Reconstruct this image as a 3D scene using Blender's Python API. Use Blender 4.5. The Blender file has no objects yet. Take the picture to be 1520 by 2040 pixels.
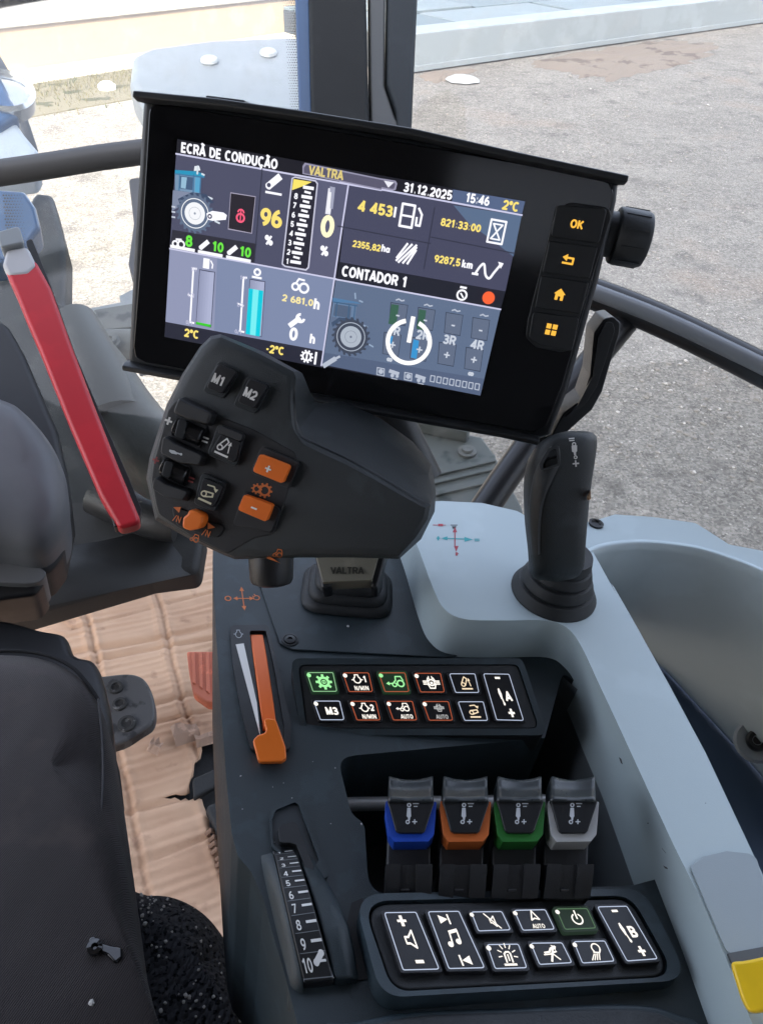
import bpy, bmesh, math, random
from mathutils import Vector, Matrix
from mathutils.geometry import tessellate_polygon
random.seed(7)
S = bpy.context.scene
COL = S.collection
R = math.radians

# ------------------------------------------------------------------ camera, light
IMW, IMH, FPX = 1520.0, 2040.0, 1528.0
CZ = 2.45                                   # eye height above the yard
def _n(v): return Vector(v).normalized()
UPC = _n((.03, -.757, -.653))               # true vertical, in camera axes (x right, y down, z ahead)
YC = (Vector((0, 0, 1)) - UPC * UPC.z).normalized()
XC = YC.cross(UPC)
M3 = Matrix((XC, YC, UPC))                  # camera axes -> world axes
C0 = Vector((0, 0, CZ))
def cw(v): return M3 @ Vector(v)
cam = bpy.data.cameras.new('camera'); camo = bpy.data.objects.new('camera', cam); COL.objects.link(camo)
cam.sensor_fit = 'VERTICAL'; cam.sensor_height = 36; cam.sensor_width = 36
cam.lens = FPX / IMH * 36; cam.clip_start = .02; cam.clip_end = 400
r_, u_, b_ = cw((1, 0, 0)), cw((0, -1, 0)), cw((0, 0, -1))
camo.matrix_world = Matrix(((r_.x, u_.x, b_.x, 0), (r_.y, u_.y, b_.y, 0), (r_.z, u_.z, b_.z, CZ), (0, 0, 0, 1)))
S.camera = camo
EXPO = 2.9
SUN_EL, SUN_AZ = R(36), R(184)              # azimuth measured clockwise from +Y (ahead)
wd = bpy.data.worlds.new('World'); S.world = wd; wd.use_nodes = True
nt = wd.node_tree; bg = nt.nodes['Background']
sky = nt.nodes.new('ShaderNodeTexSky'); sky.sky_type = 'NISHITA'; sky.sun_disc = False
sky.sun_elevation = SUN_EL; sky.sun_rotation = SUN_AZ
sky.air_density = .7; sky.dust_density = 5.0; sky.ozone_density = .4
hs = nt.nodes.new('ShaderNodeHueSaturation'); hs.inputs['Saturation'].default_value = .6   # hazy winter sky
nt.links.new(sky.outputs[0], hs.inputs['Color']); nt.links.new(hs.outputs[0], bg.inputs[0]); bg.inputs[1].default_value = .15
sun = bpy.data.lights.new('sun', 'SUN'); sun.energy = 2.0; sun.angle = R(.5); sun.color = (1, .93, .82)
suno = bpy.data.objects.new('sun', sun); COL.objects.link(suno)
sd = Vector((math.sin(SUN_AZ) * math.cos(SUN_EL), math.cos(SUN_AZ) * math.cos(SUN_EL), math.sin(SUN_EL)))
suno.rotation_euler = sd.to_track_quat('Z', 'Y').to_euler(); suno.location = sd * 40
S.view_settings.view_transform = 'Standard'; S.view_settings.look = 'None'
S.view_settings.exposure = EXPO; S.view_settings.gamma = 1; S.view_settings.use_curve_mapping = False
S.cycles.max_bounces = 8; S.cycles.transparent_max_bounces = 12

# ------------------------------------------------------------------ pixel -> space
def ray(px, py): return cw(((px - IMW / 2) / FPX, (py - IMH / 2) / FPX, 1))
def at(px, py, d): return C0 + ray(px, py) * d
class Frame:
    def __init__(s, O, U, N):
        s.O = Vector(O); s.N = Vector(N).normalized(); s.U = (Vector(U) - s.N * Vector(U).dot(s.N)).normalized(); s.V = s.N.cross(s.U)
    def hit(s, px, py, c=0):
        r = ray(px, py); return C0 + r * (((s.O + s.N * c - C0).dot(s.N)) / r.dot(s.N))
    def loc(s, px, py, c=0):
        d = s.hit(px, py, c) - s.O; return (d.dot(s.U), d.dot(s.V))
    def w(s, a, b, c=0): return s.O + s.U * a + s.V * b + s.N * c
    def px(s, pts, c=0): return [s.loc(x, y, c) for x, y in pts]
    def up(s, c): return Frame(s.O + s.N * c, s.U, s.N)
NA = _n(cw((.13, -.80, -.586)))             # the cab's own upright (tractor stands on a slope)
def TF(h): return Frame(C0 + NA * h, cw((1, 0, 0)), NA)
def camframe(px, py, d, ncam):              # a plane through a point, facing a direction given in camera axes
    return Frame(at(px, py, d), cw((1, 0, 0)), cw(ncam))
def zm(o, s, pts): return [(o[0] + x * s, o[1] + y * s) for x, y in pts]

# ------------------------------------------------------------------ materials
MATS = {}
def s2l(c):
    return tuple((v / 12.92 if v <= .04045 else ((v + .055) / 1.055) ** 2.4) for v in (x / 255 for x in c))
def mat(name, col, rough=.5, bump=0, bscale=400, var=0, vscale=30, spec=.5, metal=0, coat=0, col2=None, detail=4):
    if name in MATS: return MATS[name]
    m = bpy.data.materials.new(name); m.use_nodes = True; n = m.node_tree.nodes; l = m.node_tree.links
    b = n['Principled BSDF']; b.inputs['Base Color'].default_value = (*col, 1); b.inputs['Roughness'].default_value = rough
    b.inputs['Specular IOR Level'].default_value = spec; b.inputs['Metallic'].default_value = metal
    b.inputs['Coat Weight'].default_value = coat
    tc = n.new('ShaderNodeTexCoord')
    if var or col2:
        t = n.new('ShaderNodeTexNoise'); t.inputs['Scale'].default_value = vscale; t.inputs['Detail'].default_value = detail
        l.new(tc.outputs['Object'], t.inputs['Vector'])
        mx = n.new('ShaderNodeMix'); mx.data_type = 'RGBA'
        c2 = col2 or tuple(c * (1 - var) for c in col)
        mx.inputs[6].default_value = (*col, 1); mx.inputs[7].default_value = (*c2, 1)
        rp = n.new('ShaderNodeMapRange'); rp.inputs[1].default_value = .38; rp.inputs[2].default_value = .44
        l.new(t.outputs[0], rp.inputs[0]); l.new(rp.outputs[0], mx.inputs[0]); l.new(mx.outputs[2], b.inputs['Base Color'])
        rr = n.new('ShaderNodeMapRange'); rr.inputs[3].default_value = rough * .9; rr.inputs[4].default_value = min(1, rough * 1.12)
        l.new(t.outputs[0], rr.inputs[0]); l.new(rr.outputs[0], b.inputs['Roughness'])
    if bump:
        t2 = n.new('ShaderNodeTexNoise'); t2.inputs['Scale'].default_value = bscale; t2.inputs['Detail'].default_value = 3
        l.new(tc.outputs['Object'], t2.inputs['Vector'])
        bp = n.new('ShaderNodeBump'); bp.inputs['Strength'].default_value = bump; bp.inputs['Distance'].default_value = .001
        l.new(t2.outputs[0], bp.inputs['Height']); l.new(bp.outputs[0], b.inputs['Normal'])
    MATS[name] = m; return m
def glow(name, srgb, k=1.0):                # light given off by a lit key or the display; srgb = as the eye sees it
    if name in MATS: return MATS[name]
    m = bpy.data.materials.new(name); m.use_nodes = True; n = m.node_tree.nodes; l = m.node_tree.links
    b = n['Principled BSDF']; b.inputs['Base Color'].default_value = (.02, .02, .02, 1); b.inputs['Roughness'].default_value = .5
    b.inputs['Specular IOR Level'].default_value = .1
    b.inputs['Emission Color'].default_value = (*s2l(srgb), 1); b.inputs['Emission Strength'].default_value = k / 2 ** EXPO
    MATS[name] = m; return m

deck_m = mat('charcoal_plastic', (.019, .032, .039), .48, .25, 2600, .25, 60)
blk_m = mat('black_plastic', (.009, .010, .012), .45, .2, 2600, .3, 60)
grip_m = mat('grip_plastic', (.030, .037, .040), .46, .35, 2600, .35, 28)
gripd_m = mat('grip_panel_plastic', (.013, .0135, .015), .5, .3, 2600, .2, 45)
rub_m = mat('black_rubber', (.014, .016, .018), .6, .2, 1500, .3, 50)
key_m = mat('key_plastic', (.010, .010, .012), .38, .1, 2000)
grey_m = mat('pale_grey_plastic', (.41, .49, .51), .5, .12, 2200, .05, 14)
grey2_m = mat('grey_bin_plastic', (.50, .59, .62), .5, .15, 1800, .06, 12)
org_m = mat('orange_plastic', (.88, .19, .018), .42, .1, 1500, .08, 40)
orgd_m = mat('orange_key_plastic', (.85, .17, .014), .45, .1, 1500, .08, 40)
prt_o = mat('orange_print', (.62, .17, .04), .6)
prt_w = mat('white_print', (.74, .73, .70), .6)
prt_g = mat('grey_print', (.50, .52, .54), .6)
prt_r = mat('red_print', (.35, .03, .05), .6)
prt_t = mat('teal_print', (.02, .30, .32), .6)
prt_k = mat('black_print', (.03, .03, .035), .6)
steel_m = mat('brushed_steel', (.5, .5, .5), .4, 0, 0, .1, 50, metal=.6)

# ------------------------------------------------------------------ mesh building
ORG = {}
class MB:
    def __init__(s): s.v = []; s.f = []
    def add(s, vs, fs):
        k = len(s.v); s.v += [Vector(p) for p in vs]; s.f += [tuple(i + k for i in f) for f in fs]; return s
    def prism(s, fr, pts, c0, c1, holes=None, top=None):
        n = len(pts)
        lo = [fr.w(a, b, c0) for a, b in pts]; hi = [fr.w(a, b, c1) for a, b in (top or pts)]
        area = sum(pts[i][0] * pts[(i + 1) % n][1] - pts[(i + 1) % n][0] * pts[i][1] for i in range(n))
        ordr = list(range(n)) if area > 0 else list(range(n))[::-1]
        lo = [lo[i] for i in ordr]; hi = [hi[i] for i in ordr]
        if not holes:
            return s.add(lo + hi, [tuple(range(n))[::-1], tuple(range(n, 2 * n))] + [(i, (i + 1) % n, n + (i + 1) % n, n + i) for i in range(n)])
        loops = [[Vector((*pts[i], 0)) for i in ordr]] + [[Vector((*p, 0)) for p in h] for h in holes]
        flat = [p for L in loops for p in L]; tri = tessellate_polygon(loops); m = len(flat)
        vs = [fr.w(p.x, p.y, c0) for p in flat] + [fr.w(p.x, p.y, c1) for p in flat]
        fs = []
        for t in tri:
            a, b, c = (flat[i] for i in t)
            if (b - a).cross(c - a).z < 0: t = t[::-1]
            fs.append(tuple(i + m for i in t)); fs.append(tuple(t[::-1]))
        k = 0
        for L in loops:
            q = len(L)
            for i in range(q): fs.append((k + i, k + (i + 1) % q, m + k + (i + 1) % q, m + k + i))
            k += q
        return s.add(vs, fs)
    def loft(s, rings, closed=True, cap0=True, cap1=True):
        n = len(rings[0]); vs = [p for r in rings for p in r]; fs = []
        for j in range(len(rings) - 1):
            for i in range(n if closed else n - 1):
                a, b = j * n + i, j * n + (i + 1) % n; fs.append((a, b, b + n, a + n))
        if closed and cap0: fs.append(tuple(range(n))[::-1])
        if closed and cap1: fs.append(tuple(range((len(rings) - 1) * n, len(rings) * n)))
        return s.add(vs, fs)
    def tube(s, path, r, seg=16):
        path = [Vector(p) for p in path]; rings = []; ref = None
        rr = r if isinstance(r, (list, tuple)) else [r] * len(path)
        for i, p in enumerate(path):
            t = (path[min(i + 1, len(path) - 1)] - path[max(i - 1, 0)]).normalized()
            if ref is None: ref = t.orthogonal().normalized()
            ref = (ref - t * ref.dot(t)).normalized(); q = t.cross(ref)
            rings.append([p + ref * (math.cos(a) * rr[i]) + q * (math.sin(a) * rr[i]) for a in (2 * math.pi * k / seg for k in range(seg))])
        return s.loft(rings)
    def lathe(s, O, ax, prof, seg=40, sx=1.0, U=None):
        O = Vector(O); ax = Vector(ax).normalized(); u = (Vector(U) - ax * Vector(U).dot(ax)).normalized() if U is not None else ax.orthogonal().normalized(); v = ax.cross(u)
        return s.loft([[O + ax * h + u * (math.cos(a) * r * sx) + v * (math.sin(a) * r) for a in (2 * math.pi * k / seg for k in range(seg))] for r, h in prof])
    def build(s, name, m, parent=None, bevel=0, segs=3, smooth=True, subsurf=0, ang=30, fix=False, sharp=40):
        o0 = ORG.get(parent.name, Vector()) if parent else Vector()
        me = bpy.data.meshes.new(name); me.from_pydata([tuple(p - o0) for p in s.v], [], s.f); me.validate(); 
        bm = bmesh.new(); bm.from_mesh(me)
        bmesh.ops.remove_doubles(bm, verts=bm.verts, dist=1e-7)
        if fix: bmesh.ops.recalc_face_normals(bm, faces=bm.faces)
        bm.to_mesh(me); bm.free()
        me.materials.append(m)
        if smooth:
            me.polygons.foreach_set('use_smooth', [True] * len(me.polygons))
            if not bevel: me.set_sharp_from_angle(angle=R(sharp))
        ob = bpy.data.objects.new(name, me); COL.objects.link(ob)
        if parent: ob.parent = parent; ORG[ob.name] = o0
        if bevel:
            b = ob.modifiers.new('bevel', 'BEVEL'); b.width = bevel; b.segments = segs; b.limit_method = 'ANGLE'; b.angle_limit = R(ang); b.harden_normals = True
        if subsurf:
            q = ob.modifiers.new('sub', 'SUBSURF'); q.levels = q.render_levels = subsurf
        return ob
def tag(o, label=None, cat=None, group=None, kind=None):
    if label: o['label'] = label
    if cat: o['category'] = cat
    if group: o['group'] = group
    if kind: o['kind'] = kind
    return o
def thing(name, loc, label, cat, group=None):
    o = bpy.data.objects.new(name, None); COL.objects.link(o); o.location = loc; o.empty_display_size = .02
    ORG[o.name] = Vector(loc); return tag(o, label, cat, group)
def rpoly(pts, r, seg=5):
    n = len(pts); out = []
    for i in range(n):
        p0, p, p1 = Vector(pts[i - 1]), Vector(pts[i]), Vector(pts[(i + 1) % n])
        ri = r[i] if isinstance(r, (list, tuple)) else r
        a, b = (p0 - p), (p1 - p); la, lb = a.length, b.length
        if ri <= 0 or la < 1e-9 or lb < 1e-9: out.append(tuple(p)); continue
        a /= la; b /= lb; th = math.acos(max(-1, min(1, a.dot(b))))
        if th > 3.05: out.append(tuple(p)); continue
        d = min(ri / math.tan(th / 2), la * .48, lb * .48)
        A, B = p + a * d, p + b * d
        for k in range(seg + 1):
            t = k / seg; out.append(tuple(A * (1 - t) ** 2 + p * 2 * t * (1 - t) + B * t * t))
    return out
def inset(pts, d):
    n = len(pts); area = sum(pts[i][0] * pts[(i + 1) % n][1] - pts[(i + 1) % n][0] * pts[i][1] for i in range(n)); sg = 1 if area > 0 else -1; out = []
    for i in range(n):
        p0, p, p1 = Vector(pts[i - 1]), Vector(pts[i]), Vector(pts[(i + 1) % n])
        e0, e1 = (p - p0).normalized(), (p1 - p).normalized()
        n0, n1 = Vector((-e0.y, e0.x)) * sg, Vector((-e1.y, e1.x)) * sg
        m = n0 + n1
        if m.length < 1e-6: m = n0.copy()
        m.normalize(); out.append(tuple(p + m * (d / max(.4, m.dot(n0)))))
    return out
def shrink(pts, d):
    n = len(pts); cx = sum(p[0] for p in pts) / n; cy = sum(p[1] for p in pts) / n; out = []
    for x, y in pts:
        r = math.hypot(x - cx, y - cy); f = max(.05, 1 - d / max(r, 1e-6)); out.append((cx + (x - cx) * f, cy + (y - cy) * f))
    return out
def spline(pts, k=8, closed=False):
    P = [Vector(p) for p in pts]; n = len(P); out = []
    for i in range(n if closed else n - 1):
        if closed: a, b, c, d = P[i - 1], P[i], P[(i + 1) % n], P[(i + 2) % n]
        else: a, b, c, d = P[max(i - 1, 0)], P[i], P[i + 1], P[min(i + 2, n - 1)]
        for j in range(k):
            t = j / k; out.append(.5 * ((2 * b) + (c - a) * t + (2 * a - 5 * b + 4 * c - d) * t * t + (3 * b - a - 3 * c + d) * t ** 3))
    if not closed: out.append(P[-1])
    return out

# flat artwork: polygons and strokes in plane units, later laid on a surface
def _arc(cx, cy, rx, ry, a0, a1, n=10): return [(cx + rx * math.cos(R(a0 + (a1 - a0) * i / n)), cy + ry * math.sin(R(a0 + (a1 - a0) * i / n))) for i in range(n + 1)]
_o = lambda cx, cy, rx, ry: _arc(cx, cy, rx, ry, 90, 450, 18)
GL = {' ': (.32, []), '0': (.62, [_o(.31, .5, .23, .42)]), '1': (.50, [[(.06, .74), (.3, .93), (.3, .0)]]), '2': (.62, [_arc(.31, .67, .23, .26, 170, -35) + [(.07, .07), (.57, .07)]]),
 '3': (.62, [_arc(.29, .71, .21, .22, 160, -90, 9) + _arc(.29, .28, .25, .22, 90, -160, 10)]), '4': (.64, [[(.45, 0), (.45, .93), (.05, .27), (.62, .27)]]), '5': (.62, [[(.54, .93), (.15, .93), (.11, .48)] + _arc(.3, .31, .24, .25, 130, -155)]),
 '6': (.62, [_o(.31, .3, .23, .24), _arc(.5, .36, .42, .57, 175, 98, 7)]), '7': (.58, [[(.04, .93), (.54, .93), (.2, 0)]]), '8': (.62, [_o(.31, .72, .2, .2), _o(.31, .29, .24, .23)]), '9': (.62, [_o(.31, .64, .23, .26), _arc(.12, .6, .42, .55, -5, -82, 7)]),
 'A': (.68, [[(.02, 0), (.34, .95), (.66, 0)], [(.14, .3), (.54, .3)]]), 'B': (.66, [[(.36, .5), (.09, .5), (.09, .93), (.34, .93)] + _arc(.36, .715, .2, .215, 90, -90, 7), [(.09, .5), (.09, .06), (.36, .06)] + _arc(.38, .28, .22, .22, -90, 90, 7)]),
 'C': (.70, [_arc(.38, .5, .3, .43, 48, 312, 14)]), 'D': (.70, [[(.1, .07), (.1, .93), (.3, .93)] + _arc(.3, .5, .33, .43, 90, -90, 10) + [(.1, .07)]]), 'E': (.60, [[(.56, .93), (.1, .93), (.1, .07), (.57, .07)], [(.1, .51), (.52, .51)]]),
 'I': (.28, [[(.14, 0), (.14, 1)]]), 'K': (.66, [[(.1, 0), (.1, 1)], [(.6, .98), (.12, .4)], [(.26, .58), (.62, .02)]]), 'L': (.56, [[(.1, 1), (.1, .07), (.54, .07)]]), 'M': (.80, [[(.1, 0), (.1, .95), (.4, .12), (.7, .95), (.7, 0)]]), 'N': (.70, [[(.1, 0), (.1, .97), (.6, .03), (.6, 1)]]),
 'O': (.76, [_o(.38, .5, .3, .43)]), 'R': (.68, [[(.1, 0), (.1, .93), (.36, .93)] + _arc(.38, .7, .21, .23, 90, -90, 7) + [(.1, .47)], [(.38, .47), (.62, .0)]]), 'T': (.60, [[(.02, .93), (.58, .93)], [(.3, .93), (.3, 0)]]), 'U': (.68, [[(.1, 1)] + _arc(.34, .33, .24, .28, 180, 360, 9) + [(.58, 1)]]), 'V': (.66, [[(.03, .98), (.33, .05), (.63, .98)]]),
 'h': (.56, [[(.1, 0), (.1, 1)], _arc(.28, .42, .18, .24, 180, 0, 8) + [(.46, 0)]]), 'a': (.56, [_o(.26, .32, .2, .26), [(.47, .64), (.47, 0)]]), 'k': (.54, [[(.1, 0), (.1, 1)], [(.46, .64), (.12, .26)], [(.22, .4), (.5, 0)]]), 'm': (.84, [[(.1, 0), (.1, .64)], _arc(.25, .42, .15, .2, 180, 0, 7) + [(.4, 0)], _arc(.56, .42, .16, .2, 180, 0, 7) + [(.72, 0)]]), 'l': (.24, [[(.12, 0), (.12, 1)]]),
 '.': (.26, [[(.09, .07), (.17, .07)]]), ',': (.26, [[(.15, .1), (.08, -.14)]]), ':': (.28, [[(.1, .12), (.18, .12)], [(.1, .6), (.18, .6)]]), '/': (.42, [[(.02, -.04), (.38, 1)]]), '%': (.86, [_o(.19, .74, .13, .17), _o(.66, .24, .13, .17), [(.2, 0), (.66, .98)]]), '°': (.34, [_o(.17, .8, .1, .12)]),
 '+': (.62, [[(.07, .45), (.55, .45)], [(.31, .2), (.31, .7)]]), '-': (.40, [[(.06, .4), (.34, .4)]]), '—': (.7, [[(.06, .4), (.64, .4)]]), '=': (.62, [[(.08, .6), (.54, .6)], [(.08, .3), (.54, .3)]]), '∞': (.8, [_o(.24, .4, .15, .17), _o(.56, .4, .15, .17)])}
GL['Ã'] = (.68, GL['A'][1] + [[(.16, 1.1), (.26, 1.2), (.42, 1.1), (.52, 1.2)]]); GL['Ç'] = (.70, GL['C'][1] + [[(.38, .06), (.44, -.1), (.3, -.16)]])
def textmesh(body, bold=.16):
    vs, fs, x = [], [], 0.0
    for ch in body:
        w, strokes = GL[ch]
        segs_ = []
        for st in strokes:
            q = [Vector(p) for p in st]; cur = [q[0]]
            for i in range(1, len(q)):
                cur.append(q[i])
                if i < len(q) - 1 and (q[i] - q[i - 1]).normalized().dot((q[i + 1] - q[i]).normalized()) < .35:
                    e = (q[i] - q[i - 1]).normalized(); cur[-1] = q[i] + e * bold * .42; segs_.append(cur); e = (q[i + 1] - q[i]).normalized(); cur = [q[i] - e * bold * .42]
            segs_.append(cur)
        for st in segs_:
            cl = len(st) > 3 and (Vector(st[0]) - Vector(st[-1])).length < .01
            pts = [Vector(p) for p in (st[:-1] if cl else st)]; n = len(pts); L_, R_ = [], []
            for i, p in enumerate(pts):
                e0 = (p - pts[i - 1]) if (i or cl) else (pts[1] - p); e1 = (pts[(i + 1) % n] - p) if (i < n - 1 or cl) else (p - pts[i - 1])
                e0, e1 = e0.normalized(), e1.normalized(); nn_ = Vector((-e0.y - e1.y, e0.x + e1.x))
                nn_ = nn_.normalized() if nn_.length > 1e-6 else Vector((-e0.y, e0.x)); k = bold / 2 / max(.45, nn_.dot(Vector((-e0.y, e0.x))))
                L_.append(p + nn_ * k); R_.append(p - nn_ * k)
            if not cl:
                d = (pts[1] - pts[0]).normalized() * .02; 
            k = len(vs)
            for l_, r_2 in zip(L_, R_): vs += [((x + l_.x) * .7, l_.y * .7), ((x + r_2.x) * .7, r_2.y * .7)]
            for i in range(n if cl else n - 1):
                j = (i + 1) % n; fs.append((k + 2 * i, k + 2 * i + 1, k + 2 * j + 1, k + 2 * j))
        x += w + .10
    return vs, fs
class Art:
    def __init__(s): s.v = []; s.f = []; s.k = 0
    def poly(s, pts, lift=None):
        k = len(s.v); s.k += 1
        s.v += [(p[0], p[1], s.k) for p in pts]; s.f.append(tuple(range(k, k + len(pts)))); return s
    def rect(s, x0, y0, x1, y1): return s.poly([(x0, y0), (x1, y0), (x1, y1), (x0, y1)])
    def disc(s, x, y, r, n=16, ry=None): return s.poly([(x + r * math.cos(2 * math.pi * i / n), y + (ry or r) * math.sin(2 * math.pi * i / n)) for i in range(n)])
    def line(s, pts, w, closed=False):
        pts = [Vector(p) for p in pts]
        if closed: pts = pts + [pts[0]]
        for a, b in zip(pts, pts[1:]):
            d = b - a
            if d.length < 1e-9: continue
            d = d.normalized() * (w / 2); q = Vector((-d.y, d.x))
            s.poly([a - d * .6 + q, a - d * .6 - q, b + d * .6 - q, b + d * .6 + q])
        return s
    def ring(s, x, y, r, w, n=20, a0=0, a1=360):
        full = a1 - a0 >= 360; k = len(s.v); s.k += 1; m = n if full else n + 1
        for i in range(m):
            a = R(a0 + (a1 - a0) * i / n)
            for rr in (r - w / 2, r + w / 2): s.v.append((x + rr * math.cos(a), y + rr * math.sin(a), s.k))
        for i in range(n):
            j = (i + 1) % m; s.f.append((k + 2 * i, k + 2 * i + 1, k + 2 * j + 1, k + 2 * j))
        return s
    def gear(s, x, y, r, w, teeth=8):
        s.ring(x, y, r, w)
        for i in range(teeth):
            a = 2 * math.pi * i / teeth; s.line([(x + math.cos(a) * r, y + math.sin(a) * r), (x + math.cos(a) * (r + w * 1.1), y + math.sin(a) * (r + w * 1.1))], w)
        return s
    def text(s, body, x, y, size, align='c', sx=1.0, fit=None, bold=.22):
        vs, fs = textmesh(body, bold)
        if not vs: return s
        x0, x1 = min(v[0] for v in vs), max(v[0] for v in vs); k = len(s.v); s.k += 1
        if fit: sx = fit / ((x1 - x0) * size)
        off = {'c': -(x0 + x1) / 2, 'l': -x0, 'r': -x1}[align]
        s.v += [(x + (v[0] + off) * size * sx, y + (v[1] - .35) * size, s.k) for v in vs]
        s.f += [tuple(i + k for i in f) for f in fs]; return s
    def build(s, name, fn, m, parent, lift=.0002, step=6e-6):
        mb = MB(); mb.add([fn(x, y, lift + k * step) for x, y, k in s.v], s.f)
        o = mb.build(name, m, parent, smooth=False)
        return o
def quadmap(fr, q, lift=0):                  # unit square [-1,1]^2 (y up) on a pixel quad TL TR BR BL, as an affine patch
    tl, tr, br, bl = [Vector(fr.loc(*p)) for p in q]
    c = (tl + tr + br + bl) / 4; ex = ((tr + br) - (tl + bl)) / 4; ey = ((tl + tr) - (bl + br)) / 4
    def fn(x, y, z):
        p = c + ex * x + ey * y; return fr.w(p.x, p.y, z + lift)
    fn.asp = ex.length / ey.length
    return fn

# ------------------------------------------------------------------ the yard outside
G = Frame((0, 0, 0), (1, 0, 0), (0, 0, 1))
def ground_mat():
    m = bpy.data.materials.new('worn_concrete'); m.use_nodes = True; n = m.node_tree.nodes; l = m.node_tree.links
    b = n['Principled BSDF']; b.inputs['Roughness'].default_value = .85; b.inputs['Specular IOR Level'].default_value = .25
    tc = n.new('ShaderNodeTexCoord')
    def noise(sc, det=5, ro=.6):
        t = n.new('ShaderNodeTexNoise'); t.inputs['Scale'].default_value = sc; t.inputs['Detail'].default_value = det; t.inputs['Roughness'].default_value = ro
        l.new(tc.outputs['Object'], t.inputs['Vector']); return t
    def rng(src, a, b_, c=0, d=1):
        r = n.new('ShaderNodeMapRange'); r.inputs[1].default_value = a; r.inputs[2].default_value = b_; r.inputs[3].default_value = c; r.inputs[4].default_value = d
        l.new(src, r.inputs[0]); return r.outputs[0]
    def mix(fac, a, b_):
        x = n.new('ShaderNodeMix'); x.data_type = 'RGBA'; l.new(fac, x.inputs[0])
        for i, v in ((6, a), (7, b_)):
            if isinstance(v, tuple): x.inputs[i].default_value = (*v, 1)
            else: l.new(v, x.inputs[i])
        return x.outputs[2]
    c = mix(rng(noise(1.1, 8, .7).outputs[0], .40, .60), (.138, .121, .104), (.222, .200, .176))
    c = mix(rng(noise(26, 6, .75).outputs[0], .35, .7), c, (.30, .276, .248))
    c = mix(rng(noise(.55, 4).outputs[0], .57, .72, 0, .55), c, (.24, .165, .12))
    c = mix(rng(noise(2.3, 6).outputs[0], .56, .7, 0, .75), c, (.10, .09, .08))
    vo = n.new('ShaderNodeTexVoronoi'); vo.inputs['Scale'].default_value = 52; l.new(tc.outputs['Object'], vo.inputs['Vector'])
    sep = n.new('ShaderNodeSeparateColor'); l.new(vo.outputs['Color'], sep.inputs[0])
    mul = n.new('ShaderNodeMath'); mul.operation = 'MULTIPLY'
    l.new(rng(vo.outputs['Distance'], .26, .36, 1, 0), mul.inputs[0]); l.new(rng(sep.outputs[0], .72, .82), mul.inputs[1])
    c = mix(mul.outputs[0], c, (.42, .385, .345))
    mul2 = n.new('ShaderNodeMath'); mul2.operation = 'MULTIPLY'
    l.new(rng(vo.outputs['Distance'], .2, .34, 1, 0), mul2.inputs[0]); l.new(rng(sep.outputs[1], .93, .98), mul2.inputs[1])
    c = mix(mul2.outputs[0], c, (.12, .11, .10))
    v2 = n.new('ShaderNodeTexVoronoi'); v2.inputs['Scale'].default_value = 75; l.new(tc.outputs['Object'], v2.inputs['Vector'])
    sp2 = n.new('ShaderNodeSeparateColor'); l.new(v2.outputs['Color'], sp2.inputs[0])
    g_ = n.new('ShaderNodeMapRange'); g_.inputs[3].default_value = .52; g_.inputs[4].default_value = .98; l.new(sp2.outputs[2], g_.inputs[0])
    n9 = rng(noise(9, 6, .75).outputs[0],   .3, .7, .76, 1.24); mm = n.new('ShaderNodeMath'); mm.operation = 'MULTIPLY'; l.new(g_.outputs[0], mm.inputs[0]); l.new(n9, mm.inputs[1])
    vm = n.new('ShaderNodeVectorMath'); vm.operation = 'SCALE'; l.new(c, vm.inputs[0]); l.new(mm.outputs[0], vm.inputs['Scale']); c = vm.outputs[0]
    l.new(c, b.inputs['Base Color'])
    bp = n.new('ShaderNodeBump'); bp.inputs['Strength'].default_value = .9; bp.inputs['Distance'].default_value = .012
    ad = n.new('ShaderNodeMath'); ad.operation = 'ADD'; l.new(noise(38, 6, .7).outputs[0], ad.inputs[0]); l.new(mul.outputs[0], ad.inputs[1])
    l.new(ad.outputs[0], bp.inputs['Height']); l.new(bp.outputs[0], b.inputs['Normal'])
    return m
mb = MB(); mb.add([(-120, -120, 0), (120, -120, 0), (120, 160, 0), (-120, 160, 0)], [(0, 1, 2, 3)])
tag(mb.build('ground', ground_mat(), smooth=False), kind='structure')

def gh(px, py, z=0):
    r = ray(px, py); return C0 + r * ((z - CZ) / r.z)
# sunlit far wall with a kerb and a grass verge at its foot
wall_m = mat('ochre_render', (.33, .245, .155), .9, .5, 90, .14, 2.0)
cop_m = mat('pale_coping', (.46, .42, .34), .85, .4, 120, .25, 6)
a, b = gh(-260, 206), gh(700, 62); du = (b - a).normalized(); dn = Vector((-du.y, du.x, 0))
WF = Frame((0, 0, 0), (1, 0, 0), (0, 0, 1))
def strip(o, u, nrm, L, d0, d1, z0, z1): 
    mb = MB(); q = [o + nrm * d0, o + u * L + nrm * d0, o + u * L + nrm * d1, o + nrm * d1]
    mb.add([(p.x, p.y, z0) for p in q] + [(p.x, p.y, z1) for p in q], [(3, 2, 1, 0), (4, 5, 6, 7), (0, 1, 5, 4), (1, 2, 6, 5), (2, 3, 7, 6), (3, 0, 4, 7)]); return mb
wl = thing('garden_wall', a, 'low sunlit ochre wall with pale coping behind the yard at top left', 'wall')
L = (b - a).length + 2
strip(a, du, dn, L, 0, .28, 0, .60).build('wall_face', wall_m, wl, bevel=.012)
strip(a, du, dn, L, -.05, .33, .60, .70).build('coping', cop_m, wl, bevel=.02)
strip(a, du, dn, L, -.34, -.003, 0, .13).build('kerb', cop_m, wl, bevel=.025)
tag(strip(a, du, dn, L + 60, .34, 90, 0, .64).build('terrace', mat('pale_gravel', (.55, .51, .45), .9, .6, 60, .3, 4), smooth=False), kind='structure')
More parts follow.
